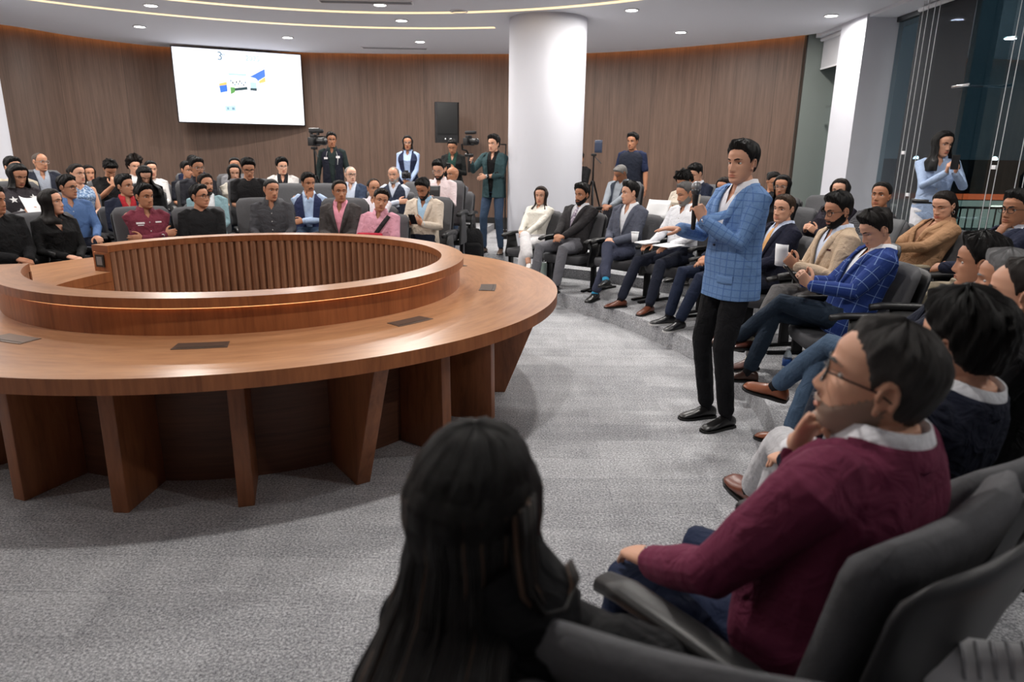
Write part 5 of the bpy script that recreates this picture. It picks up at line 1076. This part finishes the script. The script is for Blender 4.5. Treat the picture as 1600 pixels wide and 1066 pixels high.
v, f = loft([[(r_*math.cos(t*PI/12), r_*math.sin(t*PI/12), z) for t in range(24)] for r_, z in ((.028, -.05), (.038, .05))]); mesh_obj('cup_body', v, f, PAPER, e); v, f = annulus(.035, .041, .048, .053, 0, 360, 24, (0, 0)); mesh_obj('rim', v, f, PAPER, e)
person('person seated behind the standing speaker, only dark trousers and black sneakers showing', 1160, 300, 340, R=4.1, z0=T1, cl=('shirt', (40, 44, 60)), hair=('short', BK), sk=2, tr=(30, 38, 58), shoe=(26, 26, 30), sole=(200, 200, 200), legs='normal', feet={1: (.14, .56), -1: (.08, .60)}, look=0, ch='charcoal conference chair hidden behind the standing speaker')
person('man in a navy suit with an apricot tie seated just behind the speaker', 1224, 308, 346, R=4.1, z0=T1, cl=('suit', (30, 32, 48), (196, 208, 232), (222, 172, 118)), hair=('short', (62, 48, 38), dict(top=.014)), sk=1, tr=(30, 32, 44), shoe=(112, 60, 42), legs='crossr', look=20, hroll=3, feet={-1: (.06, .52)}, ch='charcoal conference chair under the man with the apricot tie')
i = person('bearded man in a beige jacket with dark glasses holding a folded paper', 1309, 305, 356, R=4.0, z0=T1, cl=('suit', (196, 174, 150), (206, 214, 232)), hair=('short', BK, dict(top=.03, front=.016)), sk=2, beard=True, glasses=WGL, tr=(98, 96, 96), arms='phone', shoe=(84, 44, 36), sock=(206, 200, 180), legs='crossr', look=8, pitch=-10, feet={-1: (.08, .56)}, ch='charcoal conference chair under the bearded man in the beige jacket')
badge(i, -.11, .36, .05, .012, cloth((60, 24, 28)), 'pocket_square')
sheet(i['base']+i['T'][1]*.5+i['T'][-1]*.5+i['f']*.10+Z3*.07, -i['f']*.8+i['r']*.5, Z3, .10, .15, 'folded white paper in the hands of the man in the beige jacket', roll=.03)
i = person('man in a royal blue checked jacket and jeans looking at a phone, legs crossed', 1369, 332, 388, R=4.0, z0=T1, cl=('suit', ROYAL, (228, 230, 236)), hair=('short', (26, 22, 20), dict(top=.032, front=.018)), sk=1, tr=DJEAN, arms='phone', shoe=(70, 44, 34), legs='crossl', look=6, pitch=-26, eyes=.3, fat=1.06, feet={1: (.10, .58)}, ch='charcoal conference chair under the man in the royal blue checked jacket')
held_phone(i, 'black phone in the hands of the man in the royal blue checked jacket', 0)
# second and third rows by the window
i = person('grey-haired man in a dark vest bent over before the man standing at the wall', 970, 256, 287, R=6.0, z0=T1, cl=('vest', (40, 46, 58), (128, 134, 142)), hair=('short', (120, 118, 116), dict(top=.012)), sk=4, tr=(40, 40, 46), look=-28, pitch=-34, eyes=0, sitz=.28+.58, ch='dark chair under the grey-haired man in the vest')
i = person('young man in a navy vest with short sleeves standing at the walnut wall', 988, 208, 236, R=7.0, z0=T2, stand=True, s=.96, cl=('tee', (32, 40, 66)), hair=('short', BK, dict(top=.03)), sk=3, tr=NAVY, look=-4, arms='side')
g = addc('vest', torso_parts(i['P'], i['u'], i['fw'], i['r'], i['s'], 1., False, .024, -.2, .50, n=40), cloth((30, 34, 46)), i['o']); badge(i, .09, .37, .06, .04, LOGO); badge(i, -.07, .38, .035, .035, LOGO)
i = person('woman in a cream jacket with black hair over her face behind the white shirt', 1069, 268, 300, R=5.3, z0=T2, fem=True, s=.93, cl=('sweater', (202, 192, 178)), hair=('curly', BK, dict(top=.03)), sk=2, tr=NAVY, look=0, pitch=-36, eyes=0, arms='phone', ch='charcoal conference chair under the woman in the cream jacket')
sheet(i['base']+i['T'][1]*.5+i['T'][-1]*.5+i['f']*.10+Z3*.04+i['r']*.1, i['f']+Z3*.4, Z3, .30, .22, 'white sheets held up by the woman in the cream jacket', roll=.02)
person('young man in a navy suit looking down at the far back', 1087, 257, 287, R=6.0, z0=T2, cl=('suit', (36, 42, 60), (220, 222, 230)), hair=('short', BK, dict(top=.03)), sk=1, tr=NAVY, look=-16, pitch=-22, eyes=.2, ch='charcoal conference chair under the young man in the navy suit')
person('woman in dark brown with long hair half hidden behind the microphone hand', 1131, 276, 312, R=5.3, z0=T2, fem=True, s=.93, cl=('sweater', (64, 44, 40)), hair=('long', DB, dict(L=.28)), sk=2, tr=BLKT, look=4, pitch=-8, ch='charcoal conference chair under the woman in dark brown')
person('woman with round glasses and straight black hair in black', 1222, 275, 309, R=5.2, z0=T2, fem=True, s=.93, cl=('sweater', (26, 25, 28)), hair=('long', BK, dict(L=.24, face=58)), sk=2, glasses=CGL, tr=BLKT, look=24, pitch=-4, ch='charcoal conference chair under the woman with round glasses')
person('dark-haired person in black at the far end of the walnut wall, face hidden', 1208, 268, 300, R=6.3, z0=T2, fem=True, s=.93, cl=('sweater', (24, 24, 27)), hair=('bun', BK), sk=2, tr=BLKT, look=60, pitch=-20, ch='charcoal conference chair under the person in black at the far end')
i = person('woman with side-swept dark hair raising her fingers, beside the window post', 1312, 281, 318, R=5.25, z0=T2, fem=True, s=.93, cl=('sweater', (44, 40, 50)), hair=('long', DB, dict(L=.20)), sk=1, tr=BLKT, look=26, pitch=2, arms='phone', ch='charcoal conference chair under the woman beside the window post')
person('person with slicked-back hair in a dark checked jacket gazing up', 1376, 286, 328, R=5.2, z0=T2, s=.95, cl=('shirt', MICROP), hair=('long', BK, dict(L=.04)) if False else ('bun', BK), sk=3, tr=BLKT, look=24, pitch=8, ch='charcoal conference chair under the person in the dark checked jacket')
i = person('woman in a tan blazer with a long dark braid and a hoop earring, eyes lowered', 1474, 298, 347, R=5.2, z0=T2, fem=True, s=.93, cl=('suit', (168, 130, 98), (150, 110, 84)), hair=('pony', (30, 23, 20)), sk=1, tr=(170, 158, 136), look=16, pitch=-14, eyes=.35, arms='phone', ch='charcoal conference chair under the woman in the tan blazer')
q_ = i['MH']@np.array([-.08, -.012, -.05])+i['hc']; addc('earring', tube([q_+np.array([0, .014*math.cos(t), .014*math.sin(t)]) for t in np.linspace(0, 6.28, 14)], [.002]*14, 6), CHROME, i['o'])
FOLD = mat('folder_grey', srgb(66, 68, 72), .6); sheet(i['base']+i['T'][1]*.5+i['T'][-1]*.5+i['f']*.05+Z3*.10, i['f']*.9+Z3*.35, Z3, .34, .27, 'dark grey folder held on the lap of the woman in the tan blazer', 'folder', 'folder', mt=FOLD, th=.004)
i = person('man with black-framed glasses in a navy suit, fist held to his mouth', 1588, 299, 358, R=5.0, z0=T2, cl=('suit', (32, 36, 54), (214, 220, 234)), hair=('short', BK, dict(top=.026)), sk=3, glasses=WGL, tr=(166, 154, 134), arms='chin', look=18, ch='charcoal conference chair under the man with black-framed glasses')
i = person('woman in pale blue shirt and white trousers standing at the glass filming with a phone', 1473, 204, 247, R=6.15, z0=T2, stand=True, fem=True, s=.935, cl=('shirt', (170, 190, 222)), hair=('long', BK, dict(L=.26, flare=.05, face=64)), sk=1, tr=(222, 222, 228), body=(-.35, -1.), look=26, pitch=-8, wrists={1: (-.02, .34, .37), -1: (.09, .34, .37)}, hands={1: ((.1, .5, .8), (-1, .1, 0), 50), -1: ((.1, .5, .8), (-1, .1, 0), 50)})
addc('belt', loft([[i['P']+i['u']*h*i['s']+i['r']*.178*i['s']*x+i['fw']*.134*i['s']*y for x, y in rring(1, 1, 2.5, 30)] for h in (.055, .095)]), BLK, i['o'])
held_phone(i, 'black phone raised by the woman filming at the glass', 0, (-.0, .09, .09), (0, -.1, 1.), .85)
# near right trio and the foreground row
i = person('man in a navy jacket over a checked white shirt with a name sticker, in profile', 1530, 366, 458, dep=2.9, z0=T1, cl=('suit', (34, 38, 52), plaid('plaid_white', (216, 216, 224), (90, 90, 110), .03, .003)), hair=('short', BK, dict(top=.034, front=.014)), sk=2, tr=(74, 94, 118), shoe=(140, 78, 48), legs='crossl', look=(-1.7, 5.6, 1.5), feet={1: (.1, .54)}, ch='charcoal conference chair under the man with the name sticker') if False else None
i = person('man in a navy jacket over a pale shirt with a white name sticker, in profile', 1530, 366, 458, dep=3.02, nk=.03, z0=T1, cl=('suit', (34, 38, 52), (214, 214, 222)), hair=('short', BK, dict(top=.034, front=.014)), sk=2, tr=(74, 94, 118), shoe=(140, 78, 48), legs='crossl', look=(-1.7, 5.6, 1.5), feet={1: (.1, .54)}, ch='charcoal conference chair under the man with the name sticker')
badge(i, .07, .42, .06, .04, PAPER, 'name_sticker')
person('man with silver-grey hair in dark blue beside the man with the name sticker', 1570, 388, 494, dep=2.54, nk=.03, z0=T1, cl=('suit', (38, 46, 70), (206, 212, 226)), hair=('short', (128, 128, 130), dict(top=.018)), sk=2, tr=(40, 44, 56), look=(-1.7, 5.0, 1.5), ch='charcoal conference chair under the silver-haired man')
person('man with receding dark hair in a black turtleneck at the edge of the photo', 1598, 404, 520, dep=2.06, nk=.03, z0=T1, cl=('sweater', (22, 22, 25)), hair=('recede', (44, 38, 36), dict(top=.008, side=.007)), sk=1, tr=(44, 56, 84), look=(-1.7, 4.7, 1.45), ch='charcoal conference chair under the man in the black turtleneck')
person('man with thick black hair in a dark navy suit seen from behind, pale grey trousers', 1500, 470, 612, dep=1.62, nk=.035, z0=T1, cl=('suit', (24, 28, 44), (206, 208, 214)), hair=('short', BK, dict(top=.034, side=.018, front=.016, rough=.6)), sk=1, tr=(196, 196, 200), shoe=(112, 62, 46), legs='crossl', look=(-1.2, 6.5, 1.5), body=(-.62, 1.), feet={1: (.10, .50)}, fat=1.05, ch='charcoal conference chair under the man in the dark navy suit')
i = person('man in a burgundy blazer with greying hair and black glasses, hand at his chin', 1372, 512, 690, dep=1.2, nk=.045, chdy=.10, chz=1.01, z0=T1, cl=('suit', MAROON, (226, 226, 232)), hair=('short', (72, 69, 68), dict(top=.012, side=.004, front=.004, rough=.9)), sk=1, beard=(150, 126, 112), glasses=WGL, tr=(34, 44, 70), arms='chin', wrists={-1: (.17, .33, .10)}, hands={-1: ((-.3, 1, -.25), (0, 0, -1), 30)}, poles={-1: (.8, -.5, -.5)}, look=(-4., 3.6, 1.62), pitch=13, fat=1.14, bw=1.06, legs='normal', ch='charcoal conference chair with curved back under the man in burgundy')
watch(i, -1)
i = person('woman with very long dark hair in a black top, seen from behind in the foreground', 742, 694, 904, dep=.90, bdx=.075, chzs=.99, chdy=.13, z0=T1, fem=True, s=.93, cl=('sweater', (26, 26, 28)), hair=('long', (20, 17, 16), dict(L=.56, face=66, flare=.085, thick=.014, wave=.004, back=.19, fwd_=.0, shoulder=.2, pinch=.0)), sk=1, tr=(34, 40, 58), look=4, body=(.30, 1.), lean=12, arms='lap', bw=1.1, chdx=.27, ch='charcoal conference chair under the woman with very long dark hair')
LONGW = i
nb_ = i['P']+i['u']*.53*i['s']; addc('neckline', tube([nb_-i['u']*.05, nb_, nb_*.45+i['hc']*.55-i['hf']*.02], [.082, .074, .066], 18, False), cloth((26, 26, 28)), i['o'])
r_ = np.random.default_rng(3); SV = ([], []); HL = ([], [])
for k in range(620):
    j = r_.uniform(1, CURT.shape[1]-2); j0 = int(j); t = j-j0; a0 = 0; a1 = int(r_.uniform(24, 33)); o_ = r_.uniform(.000, .007); ph = r_.uniform(0, 6); P_ = []
    dr = r_.uniform(-2.2, 2.2)
    for q_ in range(a0, a1+1, 2):
        jj = min(CURT.shape[1]-2, max(0, j+dr*(q_-a0)/(a1-a0))); b0 = int(jj); tt = jj-b0; p = CURT[q_, b0]*(1-tt)+CURT[q_, b0+1]*tt; n_ = unit(np.array([p[0], p[1]+.012, 0])); P_.append(p+n_*((o_+.003*math.sin(q_*.5+ph))*min(1, q_/10)-.004*max(0, 1-q_/5)))
    hf_ = i['hf']; MY_ = np.stack([np.cross(hf_, Z3), hf_, Z3], 1)*i['s']; P_ = [MY_@p+i['hc'] for p in P_]; S_ = HL if k % 17 == 0 else SV; v, f = tube(P_, [.0016]*len(P_), 4, False); n = len(S_[0]); S_[0].extend(v); S_[1].extend([tuple(x+n for x in q_) for q_ in f])
for k in range(46):                          # the lock that curls forward over her right shoulder
    w = r_.normal(0, .012); w2 = r_.normal(0, .010); P_ = [np.array(p)+np.array([w*.6, w2, w*.5])*(1-.12*q5) for q5, p in enumerate(((.080, -.06, .05), (.088, -.078, .0), (.096, -.085, -.05), (.114, -.08, -.085), (.140, -.06, -.088), (.150, -.035, -.068), (.138, -.015, -.050)))]; P_ = [MY_@p+i['hc'] for p in P_]
    S_ = HL if k % 3 == 0 else SV; v, f = tube(P_, [.003, .0035, .0035, .0035, .003, .002, .0004], 5, False); n = len(S_[0]); S_[0].extend(v); S_[1].extend([tuple(x+n for x in q_) for q_ in f])
addc('hair_strands', SV, mat('strand_dark', srgb(24, 20, 19), .42, spec=.35), i['o']); addc('highlighted_strands', HL, mat('strand_brown', srgb(92, 70, 56), .42, spec=.35), i['o'])
# ------------------------------------------------------------------ the standing speaker
i = person('man in a light blue checked blazer standing and speaking into a microphone', 1159, 221, 291, dep=3.93, z0=0., stand=True, s=.965, cl=('suit', BLUEP, (228, 230, 238)), hair=('short', (18, 16, 16), dict(top=.026, front=.016, side=.010)), sk=1, tr=(22, 22, 25), shoe=(24, 23, 24), body=(-.93, -.34), look=(-1.9, 1.75, 1.45), lean=2, fat=1.03,
    wrists={-1: (.02, .27, .31), 1: (.10, .34, .25)}, hands={-1: ((-.15, .25, .95), (-.9, .2, .1), 75), 1: ((.25, 1., .05), (0, .1, -1), 14)}, poles={-1: (.55, -.5, -.8), 1: (.5, -.4, -.8)}, feet={1: (.09, .03, .12), -1: (.10, .02, .1)}, vox=.0042)
watch(i, -1)
SPKI = i
band(i, [(-.045, -.045), (-.10, -.045), (-.145, -.045)], .024, BLUEP, 'pocket_flap', .006)
addc('button', ell(on_front(i['bv'](i['g']), *i['fr'], .012, .155, .004), (.008, .008, .008), 10, 8), mat('button_navy', srgb(40, 54, 84), .4), i['o'])
h = i['base']+i['T'][-1]+Z3*.075+i['f']*.035+i['r']*.03; up = unit(Z3+i['f']*.10-i['r']*.0); e = empty('microphone', (0, 0, 0), 0, 'black handheld microphone with silver grille held by the man in light blue', 'microphone'); xform(e, frame(i['f'], up), h)
m = MB(); m.tube([(0, 0, -.12), (0, 0, .03), (0, 0, .09)], [.013, .016, .021], 16); m.build('handle', BLK, e); m = MB(); m.add(*ell((0, 0, .115), (.028, .028, .031), 18, 12)); m.build('grille', mat('mic_grille', srgb(150, 152, 156), .45, .8), e); m = MB(); m.tube([(0, 0, .086), (0, 0, .094)], [.027, .027], 18); m.build('ring', mat('mic_ring', srgb(90, 92, 96), .35, .8), e)
# behind the column: tablet on a stand, its operator
person('person in black standing half hidden behind the white column', 905, 236, 262, dep=11.9, z0=T1, stand=True, s=.93, cl=('tee', (26, 26, 28)), hair=('short', BK), sk=3, tr=BLKT, look=10, arms='front')
p = at(927, 262, 11.2); tripod(p[0], p[1], T1, at(927, 243, 11.2)[2]-T1, 'black tripod with a tablet clamp beside the white column', .38); p = at(935, 229, 11.2); sheet(p, (-.6, -1, 0), Z3, .13, .2, 'dark tablet clamped to the tripod beside the white column', 'tablet', 'tablet', mt=mat('tablet_face', srgb(52, 62, 84), .3), th=.006)
p = at(790, 262, 12.2); e = empty('floor_stand', (p[0], p[1], T1), 0, 'thin dark stand leaning at the wall behind the videographer', 'stand'); hh = at(790, 226, 12.2)[2]-T1; m = MB(); m.tube([(0, 0, .02), (0, 0, hh)], [.012, .012], 8); m.tube([(0, 0, hh), (-.09, 0, hh)], [.012, .012], 8); m.build('pole', BLKM, e); m = MB(); m.tube([(0, 0, 0), (0, 0, .02)], [.16, .16], 20, ); m.build('base', BLKM, e)
# empty chairs
for px, py, R_, z, lab in ((452, 300, 4.95, T2, 'empty charcoal conference chair behind the dark grey buttoned shirt'), (504, 290, 5.0, T2, 'empty charcoal conference chair behind the navy quilted vest, below the cameraman'), (652, 292, 6.0, T2, 'empty charcoal conference chair below the woman photographer'), (1268, 325, 6.2, T2, 'empty charcoal conference chair behind the apricot tie'), (None, -12.2, 4.1, T1, 'empty charcoal conference chair beside the royal blue checked jacket')):
    p = pol(R_, py) if px is None else on_ring(px, py, R_); chair(p[0], p[1], z, yaw_of(to_centre(p)), lab)
# off the right edge of the photo: only a white sneaker and ankle of a crossed leg show beside the chair back
_a = at(1650, 1040, .97); _t = at(1450, 1008, 1.03)
i = person('person of whom only a white laced sneaker shows, at the corner below the curved chair', 0, 0, 0, headpos=(1.72, .40, 1.42), z0=T2, cl=('shirt', (90, 96, 110)), hair=('short', BK), sk=1, tr=JEAN, legd=.78, shoe=(238, 238, 240), sole=(230, 230, 230), body=(-1, .12), look=0, feet={-1: (.2, .45)}, legw={1: (_a+np.array([.40, -.12, .06]), _a, _t-_a, (0.2, -.6, .75))})
d_ = unit(_t-_a); up_ = np.array([.2, -.6, .75]); up_ = unit(up_-d_*(up_@d_)); rr_ = np.cross(d_, up_); b_ = i['A'][1]-up_*.088*.95
LACE = mat('lace_grey', srgb(168, 168, 172), .7); sh_ = [c for c in i['o'].children if c.name.startswith('shoe')][0]
m = MB()
for k in range(5): p = b_+d_*(.035+.018*k)+up_*(.084-.0095*k); m.tube([p-rr_*.026, p+up_*.006, p+rr_*.026], [.0035]*3, 6)
m.build('laces', LACE, sh_); m = MB(); p = b_+d_*.012+up_*.098; m.tube([p-rr_*.012-d_*.01, p+up_*.012, p+rr_*.018+d_*.012], [.011, .012, .008], 8); m.build('tongue', mat('tongue_grey', srgb(120, 120, 124), .7), sh_)
bpy.data.scenes.remove(TMP)
